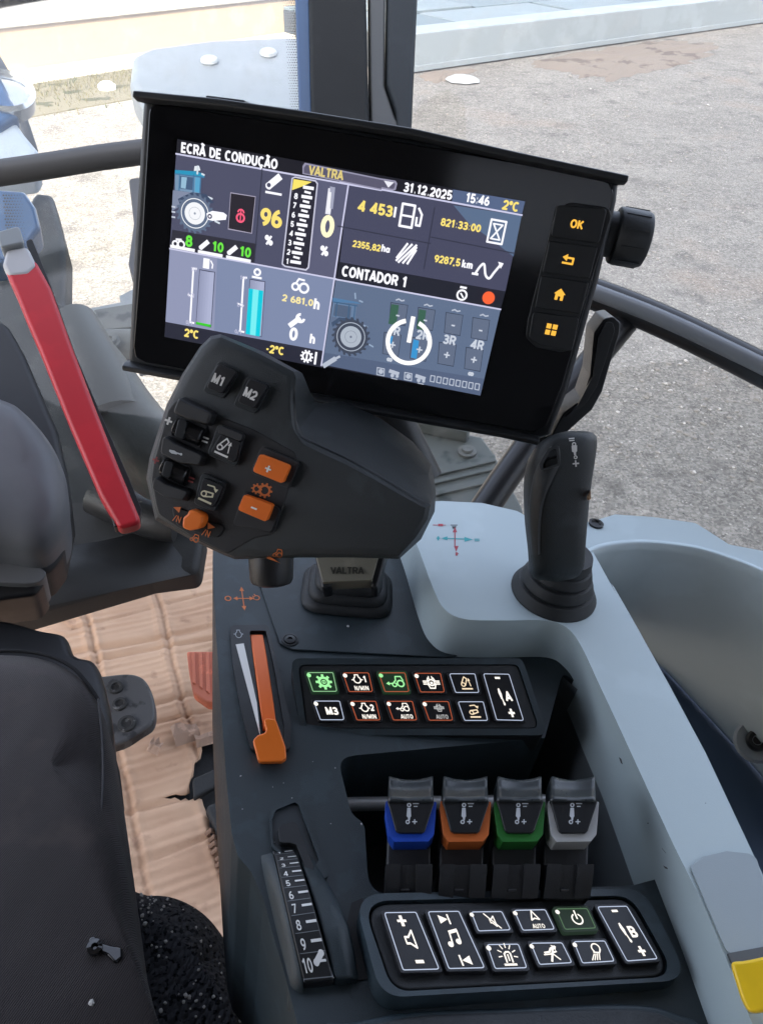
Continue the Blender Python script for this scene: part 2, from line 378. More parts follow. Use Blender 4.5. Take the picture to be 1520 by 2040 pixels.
# grass verge
mb = MB()
for i in range(8000):
    t = random.random() * L; d = -.36 - abs(random.gauss(0, .62)); 
    if d < -2.0: continue
    p = a + du * t + dn * d; h = random.uniform(.02, .075); an = random.random() * 6.28; w = .006
    q = Vector((math.cos(an), math.sin(an), 0)); e = Vector((random.uniform(-.04, .04), random.uniform(-.04, .04), h))
    mb.add([p - q * w, p + q * w, p + e], [(0, 1, 2)])
tag(mb.build('grass_verge', mat('dry_grass', (.022, .032, .006), .8, 0, 0, .5, 5, col2=(.065, .056, .018)), smooth=False), kind='stuff')
verge = strip(a, du, dn, L, -1.75, -.345, 0, .012)
tag(verge.build('verge', mat('verge_earth', (.035, .034, .015), .95, .8, 60, .4, 3, col2=(.10, .088, .06)), smooth=False), kind='structure')
tag(MB().loft([[gh(215, 180) + Vector((math.cos(t) * .11 * s_, math.sin(t) * .09 * s_, z)) for t in [k * .785 + .2 for k in range(8)]] for s_, z in ((1, 0), (1.05, .06), (.6, .1))]).build('litter', mat('white_paper', (.75, .75, .72), .8), smooth=False), 'crumpled white scrap on the grass verge by the wall', 'litter')

# pale step with slab paving at upper right
p0, p1 = gh(790, 151), gh(1760, 12); du2 = (p1 - p0).normalized(); dn2 = Vector((-du2.y, du2.x, 0)); L2 = (p1 - p0).length
st_m = mat('pale_blue_metal', (.21, .235, .25), .55, .1, 200, .10, 1.5)
slab_m = mat('blue_grey_slab', (.125, .155, .17), .7, .1, 40, .10, .8)
stp = thing('raised_step', p0, 'pale blue-grey step edge with slab paving along the far side of the yard', 'step')
strip(p0, du2, dn2, L2, 0, .5, .012, .50).build('riser', st_m, stp, bevel=.02)
strip(p0, du2, dn2, L2, -.035, -.003, .02, .10).build('skirting', st_m, stp, bevel=.01)
strip(p0, du2, dn2, L2, .505, 7.3, .012, .44).build('bed', mat('joint_filler', (.03, .035, .04), .9), stp, smooth=False)
k = 0
for row in range(6):
    x = -.6 - (row % 2) * .9
    while x < L2 - .1:
        w = 2.3 + .4 * math.sin(k * 2.1); k += 1
        slab_k = mat('blue_grey_slab_%d' % (k % 3), [(.125, .155, .17), (.10, .128, .142), (.145, .175, .19)][k % 3], .7, .1, 40, .12, .8)
        strip(p0 + du2 * max(.01, x), du2, dn2, min(w - .10, L2 - x - .05) if x > 0 else w - .10 + x, .56 + row * 1.1, .56 + row * 1.1 + .98,   .441, .475 + .012 * math.sin(k * 3))  .build('paving_slab', slab_k, stp, bevel=.012)
        x += w
# rubble and dirt at the step's foot
dirt_m = mat('brown_dirt', (.085, .062, .048), .95, .6, 30, .45, 2.2, col2=(.15, .118, .094), detail=9)
def patch(name, pts, m, z, n=6):
    q = [gh(x, y) for x, y in pts]; c = sum(q, Vector()) / len(q); out = []
    q = spline(q, n, True)
    random.seed(3)
    q = [p + (p - c) * random.uniform(-.16, .12) for p in q]
    mb = MB(); k = len(q); mb.add([Vector((p.x, p.y, .003)) for p in q] + [c + (p - c) * .8 + Vector((0, 0, z * random.uniform(.5, 1.3))) for p in q] + [c + (p - c) * .4 + Vector((0, 0, z * random.uniform(.7, 1.8))) for p in q] + [c + Vector((0, 0, z * 1.5))],
        [(i, (i + 1) % k, k + (i + 1) % k, k + i) for i in range(k)] + [(k + i, k + (i + 1) % k, 2 * k + (i + 1) % k, 2 * k + i) for i in range(k)] + [(2 * k + i, 2 * k + (i + 1) % k, 3 * k) for i in range(k)])
    return tag(mb.build(name, m, smooth=True), kind='structure')
patch('dirt', [(1090, 118), (1190, 98), (1330, 82), (1420, 90), (1400, 118), (1300, 140), (1210, 160), (1140, 148), (1080, 136)], dirt_m, .035)
patch('dirt', [(838, 148), (890, 140), (950, 140), (900, 158), (860, 166)], dirt_m, .02)
def rock(p, r, flat=.55, seed=0):
    rnd = random.Random(seed); rings = []
    ph = [rnd.uniform(.75, 1.2) for _ in range(9)]
    for s_, z in ((.9, 0), (1.05, .35), (.8, .8), (.3, 1.0)):
        rings.append([p + Vector((math.cos(t * .698) * r * s_ * ph[t], math.sin(t * .698) * r * s_ * ph[t], z * r * flat * rnd.uniform(.85, 1.15))) for t in range(9)])
    return MB().loft(rings)
rock(gh(920, 160), .27, .22, 4).build('stone_slab', mat('white_stone', (.36, .36, .35), .8, .4, 60, .2, 8), smooth=False)
tag(bpy.data.objects['stone_slab'], 'flat pale broken stone lying at the foot of the step', 'stone')
mb = MB()
for i in range(1400):
    x = random.uniform(830, 1540); y = 60 + (random.random() ** 1.6) * 900
    if y < 150 - (x - 835) * .14: continue
    p = gh(x, y); mb2 = rock(p, random.uniform(.006, .017) * (1.7 if i % 25 == 0 else 1), .6, i); mb.add(mb2.v, mb2.f)
tag(mb.build('gravel', mat('loose_pebbles', (.40, .37, .34), .85, 0, 0, .6, 30, col2=(.2, .18, .16)), smooth=False), kind='stuff')
# unseen block added behind the tractor to shade the yard on the right
mb = strip(Vector((-1.65, -16, 0)), Vector((1, 0, 0)), Vector((0, 1, 0)), 40, 0, 8, 0, 20)
tag(mb.build('shade_block', mat('shade_block_grey', (.6, .61, .62), .7, 0, 0, .1, 2), smooth=False), 'unseen tall grey block added to shade the yard', 'shade_block')

# ------------------------------------------------------------------ tractor outside the glass
blue_m = mat('blue_paint', (.018, .075, .20), .3, 0, 0, .08, 6, coat=.5)
mud_m = mat('mudguard_plastic', (.235, .25, .26), .5, .1, 500, .08, 5)
FM = camframe(420, 140, 1.75, (.05, -.60, -.80))
fm = thing('front_mudguard', FM.hit(420, 140), 'pale grey front mudguard with two round caps beyond the display', 'mudguard')
pp = FM.px([(262, 108), (300, 92), (420, 76), (560, 70), (700, 76), (700, 330), (420, 330), (285, 210), (256, 160)])
MB().prism(FM, rpoly(pp, .03), -.09, 0).build('mudguard_shell', mud_m, fm, bevel=.022, segs=4)
for x, y in ((418, 124), (535, 109)):
    MB().lathe(FM.hit(x, y), FM.N, [(.019, 0), (.021, .004), (.018, .009), (.006, .011)]).build('cap', mat('cap_plastic', (.36, .37, .37), .4), fm)

# blue bodywork at the left edge
FB = camframe(40, 350, 1.15, (.3, -.25, -.92))
bb = thing('blue_bodywork', FB.hit(20, 400), 'blue painted body panel at the left edge behind the steering column', 'body panel')
MB().prism(FB, rpoly(FB.px([(-80, 370), (50, 378), (72, 410), (82, 452), (60, 480), (40, 520), (-80, 520)]), .012), -.06, 0).build('panel', blue_m, bb, bevel=.01, segs=3)
a_ = Art()
for i in range(22):
    for j in range(7):
        x, y = FB.loc(8 + j * 5.5 + i * .5 + (i % 2) * 2.7, 390 + i * 6); a_.disc(x, y, .00145 - .00014 * j, 8)
a_.build('frit_dots', lambda x, y, z: FB.w(x, y, z + .001), mat('frit_black', (.01, .01, .012), .4), bb)
FB2 = camframe(30, 240, 1.3, (.3, -.4, -.85))
mr = thing('work_lamp', FB2.hit(20, 220), 'round work lamp with a pale rim on a blue mount at the upper left edge', 'lamp')
MB().prism(FB2, rpoly(FB2.px([(-90, 235), (12, 208), (50, 262), (82, 300), (70, 318), (-90, 330)]), .015), -.08, -.004).build('mount', mat('lamp_mount_grey', (.42, .46, .52), .4), mr, bevel=.01)
MB().prism(FB2, rpoly(FB2.px([(-90, 160), (0, 150), (42, 236), (0, 262), (-90, 262)]), .02), -.03, .012).build('blue_shell', blue_m, mr, bevel=.012)
MB().lathe(FB2.hit(10, 196), FB2.N, [(.048, -.01), (.05, .016), (.044, .022), (.038, .016), (.036, .008), (.001, .006)]).build('rim', mat('chrome_rim', (.7, .7, .7), .2, metal=.8), mr)
FB3 = camframe(20, 110, 1.5, (.3, -.3, -.9))
MB().prism(FB3, rpoly(FB3.px([(-90, 60), (-8, 92), (32, 160), (78, 300), (55, 300), (20, 180), (-90, 150)]), .01), -.04, 0).build('lamp_arm', mat('arm_black', (.03, .03, .033), .5), mr, bevel=.008)

# bracket with cylinder and bolt, outside left of the display
FS = camframe(220, 650, 1.28, (.1, -.6, -.8))
br = thing('axle_bracket', FS.hit(220, 650), 'dusty grey bracket with round bolt head outside left of the display', 'bracket')
dust_m = mat('dusty_black', (.06, .06, .062), .75, .3, 300, .4, 14, col2=(.13, .13, .125))
MB().prism(FS, rpoly(FS.px([(165, 612), (335, 578), (335, 620), (180, 655)]), .004), -.03, -.004).build('pale_bar', mat('dusty_grey', (.34, .35, .36), .6, .2, 300, .2, 14), br, bevel=.004)
MB().prism(FS, rpoly(FS.px([(190, 628), (335, 604), (335, 655), (205, 668)]), .003), -.03, .012).build('channel', dust_m, br, bevel=.005)
MB().tube([FS.hit(195, 690, .0), FS.hit(345, 690, .0)], .028, 24).build('axle_tube', dust_m, br)
MB().lathe(FS.hit(220, 682, .026), FS.N, [(.016, -.004), (.016, .003), (.012, .004), (.011, .009), (.005, .009), (.004, .005), (.001, .005)]).build('bolt', dust_m, br)
MB().prism(FS, rpoly(FS.px([(232, 560), (262, 545), (300, 700), (270, 705)]), .003), -.05, -.032).build('plate', mat('dusty_grey', (.3, .3, .3), .6), br, bevel=.003)

# access step / tank plates seen through the glass under the display
FT = camframe(900, 920, 1.55, (.0, -.72, -.69))
tk = thing('step_plate', FT.hit(900, 930), 'dark ribbed step plate with a bolt seen through the glass below the display', 'step')
tk_m = mat('dusty_dark_green', (.050, .058, .056), .7, .3, 300, .5, 12, col2=(.10, .105, .10))
MB().prism(FT, rpoly(FT.px([(770, 830), (960, 870), (985, 905), (1040, 1010), (1060, 1100), (700, 1100)]), .01), -.05, 0).build('plate', tk_m, tk, bevel=.006)
for y0, y1 in ((934, 950), (958, 966), (976, 990)):
    MB().prism(FT, FT.px([(780, y0 + 22), (985, y0 - 26), (988, y1 - 28), (780, y1 + 22)]), .0005, .006).build('rib', tk_m, tk, bevel=.002)
MB().lathe(FT.hit(930, 902), FT.N, [(.019, 0), (.019, .006), (.012, .007), (.011, .013), (.004, .013), (.001, .012)]).build('bolt', dust_m, tk)
MB().prism(FT, rpoly(FT.px([(780, 828), (935, 868), (928, 884), (780, 850)]), .004), .002, .03).build('lip', tk_m, tk, bevel=.004)
# ------------------------------------------------------------------ cab shell: pillar, glass, rails, roof, floor
FP = camframe(710, 120, 1.0, (.05, -.30, -.95))
pl = thing('cab_pillar', FP.hit(710, 240), 'black cab corner pillar with grooves behind the display', 'pillar')
MB().prism(FP, FP.px([(612, -120), (728, -120), (733, 120), (738, 330), (622, 330)]), -.07, -.006).build('trim', mat('pillar_trim', (.010, .011, .011), .6, .15, 1500, .2, 20, spec=.2), pl, bevel=.006, segs=4)
MB().prism(FP, rpoly(FP.px([(735, -120), (770, -120), (768, 150), (790, 215), (815, 250), (810, 330), (742, 330), (737, 120)]), .012), -.07, -.016).build('seal', mat('pillar_seal', (.04, .043, .043), .5), pl, bevel=.004, segs=4)
MB().prism(FP, FP.px([(774, -120), (838, -120), (822, 235), (820, 330), (800, 330), (790, 205), (771, 150)]), -.075, -.010).build('inner_trim', mat('inner_trim_plastic', (.014, .018, .021), .55, .1, 1500, .15, 20, spec=.25), pl, bevel=.006, segs=4)
MB().prism(FP, FP.px([(583, -120), (614, -120), (624, 330), (598, 330)]), -.10, -.03).build('pillar_skin', mat('blue_skin', (.022, .055, .125), .35, coat=.3), pl, bevel=.003)

def glass_mat(dust):
    m = bpy.data.materials.new('cab_glass'); m.use_nodes = True; n = m.node_tree.nodes; l = m.node_tree.links
    n.remove(n['Principled BSDF']); out = n['Material Output']
    tr = n.new('ShaderNodeBsdfTransparent'); tr.inputs[0].default_value = (.95, .97, .965, 1)
    gl = n.new('ShaderNodeBsdfGlossy'); gl.inputs['Roughness'].default_value = .01
    fr = n.new('ShaderNodeFresnel'); fr.inputs[0].default_value = 1.3
    mx = n.new('ShaderNodeMixShader'); l.new(fr.outputs[0], mx.inputs[0]); l.new(tr.outputs[0], mx.inputs[1]); l.new(gl.outputs[0], mx.inputs[2])
    df = n.new('ShaderNodeBsdfDiffuse'); df.inputs[0].default_value = (.55, .52, .48, 1)
    tc = n.new('ShaderNodeTexCoord'); mp = n.new('ShaderNodeMapping'); mp.inputs['Scale'].default_value = (1, 1, .35); t = n.new('ShaderNodeTexNoise'); t.inputs['Scale'].default_value = 24; t.inputs['Detail'].default_value = 7; t.inputs['Roughness'].default_value = .7
    l.new(tc.outputs['Object'], mp.inputs[0]); l.new(mp.outputs[0], t.inputs['Vector'])
    rg = n.new('ShaderNodeMapRange'); rg.inputs[1].default_value = .5; rg.inputs[2].default_value = .75; rg.inputs[3].default_value = 0; rg.inputs[4].default_value = dust
    l.new(t.outputs[0], rg.inputs[0]); m2 = n.new('ShaderNodeMixShader'); l.new(rg.outputs[0], m2.inputs[0]); l.new(mx.outputs[0], m2.inputs[1]); l.new(df.outputs[0], m2.inputs[2])
    l.new(m2.outputs[0], out.inputs[0]); return m
glass_m = glass_mat(.10)
FW = camframe(400, 120, 1.08, (.12, -.28, -.95))
ws = thing('windscreen', FW.hit(400, 300), 'clear windscreen pane with a dotted black border beside the pillar', 'windscreen')
MB().prism(FW, FW.px([(-700, -300), (596, -300), (606, 330), (600, 1000), (-700, 1000)]), -.004, 0).build('pane', glass_m, ws, smooth=False)
a_ = Art()
for i in range(62):
    for j in range(6):
        y = -60 + i * 5.2; x = 588 - j * 4.6 + (y / 210) * 14 + (i % 2) * 2.3; u, v = FW.loc(x, y); a_.disc(u, v, max(.0005, .00135 - .00013 * j), 8)
a_.build('dotted_border', lambda x, y, z: FW.w(x, y, z + .0006), mat('frit_black', (.01, .01, .012), .4), ws)
FW2 = camframe(1100, 500, 1.12, (-.30, -.16, -.94))
MBg = MB().prism(FW2, FW2.px([(815, -200), (2100, -200), (2100, 1100), (900, 1100), (800, 1000)]), -.004, 0).build('side_window', glass_m, smooth=False)
tag(MBg, 'clear dusty side window to the right of the black pillar', 'window')

rail_m = mat('rail_black', (.012, .012, .013), .32, .05, 900, .15, 30)
FR = camframe(200, 320, .92, (.1, -.5, -.86))
gr = thing('dash_rail', FR.hit(130, 330), 'thick dark grey rail crossing behind the left edge of the display', 'rail')
MB().tube([FR.hit(-120, 362), FR.hit(60, 336), FR.hit(200, 314), FR.hit(330, 297)], .0145, 20).build('bar', mat('rail_grey', (.055, .055, .055), .5, .1, 900), gr)
MB().prism(FR, rpoly(FR.px([(256, 350), (300, 345), (300, 720), (262, 600), (270, 560), (255, 520), (266, 440)]), .006), -.03, -.004).build('bracket', mat('bracket_grey', (.09, .09, .09), .55), gr, bevel=.005)
FR2 = camframe(1350, 640, .72, (-.05, -.45, -.9))
rr = thing('window_rail', FR2.hit(1350, 660), 'glossy black window rail with a diagonal strut right of the display', 'rail')
MB().tube([FR2.hit(x, y) for x, y in spline([(1120, 566), (1200, 592), (1300, 632), (1420, 688), (1640, 800), (1950, 968), (2400, 1230)], 5)], .0150, 24).build('bar', rail_m, rr)
MB().tube([FR2.hit(x, y, .0105) for x, y in spline([(1140, 566), (1200, 588), (1300, 627), (1420, 682), (1640, 792), (1950, 960), (2400, 1222)], 5)], .0075, 16).build('highlight_strip', mat('rail_highlight', (.16, .17, .18), .30), rr)  # the rail's highlight, painted as a paler grey tube
MB().tube([FR2.hit(1245, 640, -.012), FR2.hit(1120, 790, -.02), FR2.hit(1000, 960, -.03), FR2.hit(920, 1080, -.035)], .0132, 20).build('strut', rail_m, rr)
# roof over the cab, and unseen dark panels added behind to block light
FH = TF(.42)
rf = MB().prism(FH, [(-1.1, -1.3), (.85, -1.3), (.85, .55), (-1.1, .55)], 0, .1).build('cab_roof', mat('headliner', (.12, .12, .12), .9), bevel=.03)
tag(rf, 'grey lined cab roof overhead', 'roof')
FK = TF(-1.0)
rw = thing('rear_light_block', FK.w(0, -.95, 0), 'unseen dark panels behind the seat, added to block light', 'light block')
for a0, a1, z0, z1 in ((-1.1, .85, -.1, 1.12), (-1.1, -.16, 1.12, 1.4), (.26, .85, 1.12, 1.4)):
    MB().prism(FK, [(a0, -1.02), (a1, -1.02), (a1, -.92), (a0, -.92)], z0, z1 - .001).build('panel', mat('cab_dark', (.03, .032, .035), .6), rw, bevel=.01)

MB().prism(FK, [(-1.12, -.915), (-1.02, -.915), (-1.02, -.40), (-1.12, -.40)], -.1, 1.4).build('side_light_block', mat('cab_dark', (.03, .032, .035), .6), rw, bevel=.01)  # unseen panel added to block light from the left
# floor, mat, cardboard, pedals
HF = -1.02
FF = TF(HF)
fl = MB().prism(FF, FF.px([(-900, 700), (900, 900), (900, 2300), (-900, 2300)]), -.05, 0).build('cab_floor', mat('floor_rubber', (.022, .024, .026), .7, .5, 250, .4, 9), bevel=.004)
tag(fl, 'black rubber floor mat of the cab under the torn cardboard', 'floor mat')
card = [(8, 1221), (60, 1206), (140, 1188), (150, 1186), (160, 1180), (230, 1160), (272, 1156), (276, 1149), (302, 1147), (308, 1156), (318, 1138), (330, 1146), (386, 1132), (392, 1090), (405, 1080), (560, 1040), (600, 1300), (470, 1490), (440, 1478), (418, 1486), (400, 1492), (398, 1515), (388, 1530), (386, 1555), (378, 1560), (380, 1585), (372, 1588), (350, 1591), (322, 1600), (350, 1597), (378, 1597), (402, 1598), (412, 1620), (420, 1668), (438, 1668), (446, 1690), (470, 1720), (560, 1900), (620, 2200), (-300, 2200), (-300, 1300), (0, 1240)]
FC = TF(HF + .012)
def jag(pts, amp, n=5, seed=1):
    rnd = random.Random(seed); out = []
    for (x0, y0), (x1, y1) in zip(pts, pts[1:] + pts[:1]):
        d = math.hypot(x1 - x0, y1 - y0); k = max(1, int(d / 9))
        for i in range(k):
            t = i / k; out.append((x0 + (x1 - x0) * t + rnd.uniform(-amp, amp), y0 + (y1 - y0) * t + rnd.uniform(-amp, amp)))
    return out
def card_mat():
    m = bpy.data.materials.new('cardboard'); m.use_nodes = True; n = m.node_tree.nodes; l = m.node_tree.links
    b = n['Principled BSDF']; b.inputs['Roughness'].default_value = .85; b.inputs['Specular IOR Level'].default_value = .2
    tc = n.new('ShaderNodeTexCoord'); t = n.new('ShaderNodeTexNoise'); t.inputs['Scale'].default_value = 7; t.inputs['Detail'].default_value = 7; l.new(tc.outputs['Object'], t.inputs['Vector'])
    r = n.new('ShaderNodeMapRange'); r.inputs[1].default_value = .40; r.inputs[2].default_value = .7; l.new(t.outputs[0], r.inputs[0])
    mx = n.new('ShaderNodeMix'); mx.data_type = 'RGBA'; mx.inputs[6].default_value = (.60, .40, .27, 1); mx.inputs[7].default_value = (.46, .285, .185, 1); l.new(r.outputs[0], mx.inputs[0])
    t2 = n.new('ShaderNodeTexNoise'); t2.inputs['Scale'].default_value = 26; t2.inputs['Detail'].default_value = 6; l.new(tc.outputs['Object'], t2.inputs['Vector'])
    r2 = n.new('ShaderNodeMapRange'); r2.inputs[1].default_value = .62; r2.inputs[2].default_value = .74; r2.inputs[4].default_value = .6; l.new(t2.outputs[0], r2.inputs[0])
    mx2 = n.new('ShaderNodeMix'); mx2.data_type = 'RGBA'; l.new(r2.outputs[0], mx2.inputs[0]); l.new(mx.outputs[2], mx2.inputs[6]); mx2.inputs[7].default_value = (.22, .115, .075, 1)
    l.new(mx2.outputs[2], b.inputs['Base Color'])
    wv = n.new('ShaderNodeTexWave'); wv.bands_direction = 'Y'; wv.inputs['Scale'].default_value = 26; wv.inputs['Distortion'].default_value = 2.5; wv.inputs['Detail'].default_value = 3; wv.inputs['Detail Scale'].default_value = .6
    mp = n.new('ShaderNodeMapping'); mp.inputs['Rotation'].default_value = (0, 0, FLA); l.new(tc.outputs['Object'], mp.inputs[0]); l.new(mp.outputs[0], wv.inputs[0])
    ad = n.new('ShaderNodeMath'); ad.operation = 'ADD'; l.new(t2.outputs[0], ad.inputs[0]); l.new(wv.outputs[1], ad.inputs[1])
    bp = n.new('ShaderNodeBump'); bp.inputs['Strength'].default_value = .45; bp.inputs['Distance'].default_value = .0011; l.new(ad.outputs[0], bp.inputs['Height']); l.new(bp.outputs[0], b.inputs['Normal'])
    return m
_d = FC.hit(400, 1180) - FC.hit(20, 1262); FLA = -math.atan2(_d.y, _d.x)
# the sheet is a fine grid cut to its torn outline, with fluting, creases and curled edges as real relief
def inside(x, y, P):
    c = False; j = len(P) - 1
    for i in range(len(P)):
        if (P[i][1] > y) != (P[j][1] > y) and x < (P[j][0] - P[i][0]) * (y - P[i][1]) / (P[j][1] - P[i][1]) + P[i][0]: c = not c
        j = i
    return c
from mathutils.geometry import delaunay_2d_cdt
CP = [FC.loc(x, y) for x, y in jag(card, 2.2)]
fa = Vector(FC.loc(400, 1180)) - Vector(FC.loc(20, 1262)); fa.normalize(); fb = Vector((-fa.y, fa.x))      # flutes run along fa
ca = Vector(FC.loc(165, 1195)); cb = Vector(FC.loc(195, 1330)); cc = Vector(FC.loc(305, 1160)); cd = Vector(FC.loc(385, 1490))
def ldist(p, a, b): d = (b - a).normalized(); return (p - a).x * -d.y + (p - a).y * d.x
rnd = random.Random(5)
flw = [(rnd.uniform(-.4, .9), rnd.uniform(.0018, .0042), rnd.uniform(.0025, .0055)) for _ in range(20)]
def relief(p):
    s_ = (p - CP0).dot(fb); z = .0007 * (1 + .6 * math.sin(p.x * 14 + p.y * 9)) * math.sin(s_ * 2 * math.pi / .0175 + 1.5 * math.sin(s_ * 31))
    for c, am, w in flw: z -= 1.3 * am * math.exp(-((s_ - c + .012 * math.sin((p - CP0).dot(fa) * 7 + c * 40)) / w) ** 2)
    for A, B in ((ca, cb), (cc, cd)):
        d = ldist(p, A, B); d += .0016 * math.sin((p - CP0).dot(fb) * 23 + A.x * 50) + .0008 * math.sin((p - CP0).dot(fb) * 71); z += -.0038 * math.exp(-(d / .0046) ** 2) + .0028 * math.exp(-((abs(d) - .009) / .005) ** 2)
    z += .006 * math.sin(p.x * 9 + 1) * math.sin(p.y * 7)
    return z + .008
CP0 = Vector(FC.loc(200, 1300))
xs = [p[0] for p in CP]; ys = [p[1] for p in CP]
pts = [Vector(p) for p in CP]; n0 = len(pts)
gx = .0042; x = min(xs)
lim0, lim1 = FC.loc(-30, 2050), FC.loc(620, 1080)
while x < max(xs):
    y = min(ys)
    while y < max(ys):
        if lim0[0] - .1 < x < .2 and inside(x, y, CP): pts.append(Vector((x + rnd.uniform(-.0004, .0004), y)))
        y += .0032
    x += gx
v2, _, f2, _, _, _ = delaunay_2d_cdt(pts, [], [list(range(n0))], 1, 1e-6)
mb = MB(); mb.add([FC.w(v.x, v.y, relief(v)) for v in v2], [tuple(f) for f in f2])
cardo = mb.build('cardboard_sheet', card_mat(), smooth=True, sharp=180)
so = cardo.modifiers.new('thick', 'SOLIDIFY'); so.thickness = .004; so.offset = -1
tag(cardo, 'torn brown corrugated cardboard sheet laid over the cab floor', 'cardboard')
cf_m = mat('torn_card', (.50, .34, .25), .9, .4, 300, .3, 60)
cdp = bpy.data.objects['cardboard_sheet']
for i, (x0, y0, x1, y1, w) in enumerate([(150, 1186, 160, 1206, 12), (274, 1152, 303, 1166, 16), (350, 1496, 400, 1480, 22), (296, 1506, 318, 1516, 14), (392, 1500, 436, 1488, 14)]):
    A, B = Vector(FC.loc(x0, y0)), Vector(FC.loc(x1, y1)); d = (B - A); q = Vector((-d.y, d.x)).normalized() * w / 900
    mb = MB(); rows = []
    for k in range(6):
        t = k / 5; p = A + d * t; jx = rnd.uniform(.7, 1.3)
        rows.append([FC.w(*(p - q * .2), .016), FC.w(*(p + q * .3 * jx), .026), FC.w(*(p + q * jx), .018 + .012 * rnd.random())])
    mb.loft(rows, closed=False)
    ob = mb.build('torn_flap', cf_m, None, smooth=False); ob.parent = cdp
# exposed flutes along the torn edge beside the console
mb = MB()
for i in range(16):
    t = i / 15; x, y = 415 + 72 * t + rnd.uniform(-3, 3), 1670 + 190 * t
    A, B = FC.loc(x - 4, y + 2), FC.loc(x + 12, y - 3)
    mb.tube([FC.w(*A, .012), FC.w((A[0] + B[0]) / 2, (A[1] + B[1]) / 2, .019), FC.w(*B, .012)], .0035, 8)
ob = mb.build('exposed_fluting', mat('flute_brown', (.20, .12, .08), .9), None); ob.parent = cdp  # darker brown than the torn card
for i, (x, y) in enumerate([(400, 1560), (410, 1630), (440, 1640)]): pass
FM2 = TF(HF + .02)
MBm = MB().prism(FM2, FM2.px([(384, 1560), (520, 1500), (530, 1520), (386, 1600)]), 0, .012).build('rib', fl.data.materials[0], fl, bevel=.004)
MB().prism(FM2, FM2.px([(410, 1620), (520, 1580), (540, 1700), (440, 1690)]), 0, .02).build('rib', fl.data.materials[0], fl, bevel=.006)

ped_m = mat('worn_rubber', (.018, .018, .020), .55, .4, 500, .3, 40, col2=(.06, .06, .062))
FQ = TF(HF + .16); FQ = Frame(FQ.hit(255, 1410), FQ.U, cw((.05, -.72, -.69)))
pd = thing('brake_pedal', FQ.hit(250, 1410), 'black rubber brake pedal with three worn round bosses', 'pedal')
MB().prism(FQ, [tuple(v) for v in spline(FQ.px([(120, 1352), (200, 1346), (255, 1341), (285, 1350), (302, 1376), (309, 1410), (304, 1438), (282, 1455), (228, 1483), (130, 1484)]), 5, True)], -.022, 0).build('pad', ped_m, pd, bevel=.006, segs=4)
dustp = mat('dusty_boss', (.10, .10, .10), .8, .4, 600, .5, 90, col2=(.02, .02, .02))
for x, y, s_ in ((232, 1371, .9), (240, 1404, .9), (254, 1443, 1.1)):
    MB().lathe(FQ.hit(x, y), FQ.N, [(.011 * s_, -.001), (.0105 * s_, .004), (.007 * s_, .0045), (.0055 * s_, .002), (.001, .0018)], 24).build('boss', dustp, pd)
MB().tube([FQ.hit(230, 1420, -.02), FQ.hit(200, 1420, -.1)], .012, 12).build('arm', blk_m, pd)
FA2 = TF(HF + .10); FA2 = Frame(FA2.hit(405, 1345), FA2.U, cw((.0, -.78, -.62)))
ap = thing('accelerator_pedal', FA2.hit(405, 1345), 'orange ribbed accelerator pedal at the console side', 'pedal')
aq = FA2.px([(372, 1297), (470, 1297), (470, 1399), (412, 1398), (384, 1378), (377, 1340)])
pe_m = mat('faded_orange', (.62, .17, .09), .55, .3, 300, .25, 30)
MB().prism(FA2, rpoly(aq, [.004, .004, .004, .01, .02, .006], 6), -.02, 0).build('pad', pe_m, ap, bevel=.004)
for k in range(6):
    x = 382 + k * 14
    MB().prism(FA2, FA2.px([(x, 1301), (x + 7, 1301), (x + 9, 1388 - max(0, 24 - k * 9)), (x + 2, 1386 - max(0, 26 - k * 9))]), .0002, .0022).build('rib', pe_m, ap, bevel=.0008)
MB().tube([FA2.hit(440, 1350, -.02), FA2.hit(440, 1250, -.06)], .01, 12).build('arm', blk_m, ap)

# front footwell panel, duct, steering column
FD = camframe(230, 950, 1.12, (.1, -.50, -.86))
muddy = mat('footwell_plastic', (.024, .026, .026), .6, .25, 300, .35, 6, col2=(.015, .016, .017))
fd = thing('footwell_panel', FD.hit(230, 1100), 'scuffed dark grey footwell panel in front of the pedals', 'panel')
MB().prism(FD, rpoly(FD.px([(70, 380), (105, 385), (132, 490), (130, 600), (160, 650), (215, 700), (240, 800), (330, 880), (360, 1000), (408, 1060), (395, 1140), (300, 1152), (0, 1240), (-200, 1240), (-200, 500), (20, 470)]), .015), -.06, 0).build('main_panel', muddy, fd, bevel=.012, segs=3)
rows = []
for t in range(9):
    a_t = t / 8; xs_ = (-100 + 480 * a_t)
    rows.append([FD.hit(xs_, 1060 + 30 * math.sin(a_t * 4), .012 - .02 * a_t ** 3), FD.hit(xs_, 1110, .05 - .055 * a_t ** 3), FD.hit(xs_, 1160 - 20 * a_t, .07 - .076 * a_t ** 3), FD.hit(xs_, 1250 - 105 * a_t, .06 - .066 * a_t ** 3)])
MB().loft(rows, closed=False).build('lower_ledge', mat('footwell_black', (.02, .021, .022), .5, .25, 300, .3, 9), fd, fix=True, sharp=80)
MB().tube([FD.hit(x, y, .03) for x, y in spline([(190, 985), (260, 1015), (310, 1035), (350, 1040)], 4)], .028, 16).build('moulding', mat('footwell_black', (.02, .021, .022), .5), fd)
FU = camframe(270, 830, .98, (.1, -.5, -.86))
dc = thing('air_duct', FU.hit(270, 840), 'bulging grey plastic duct below the left side of the display', 'duct')
du_m = mat('duct_plastic', (.062, .066, .066), .5, .25, 250, .15, 10)
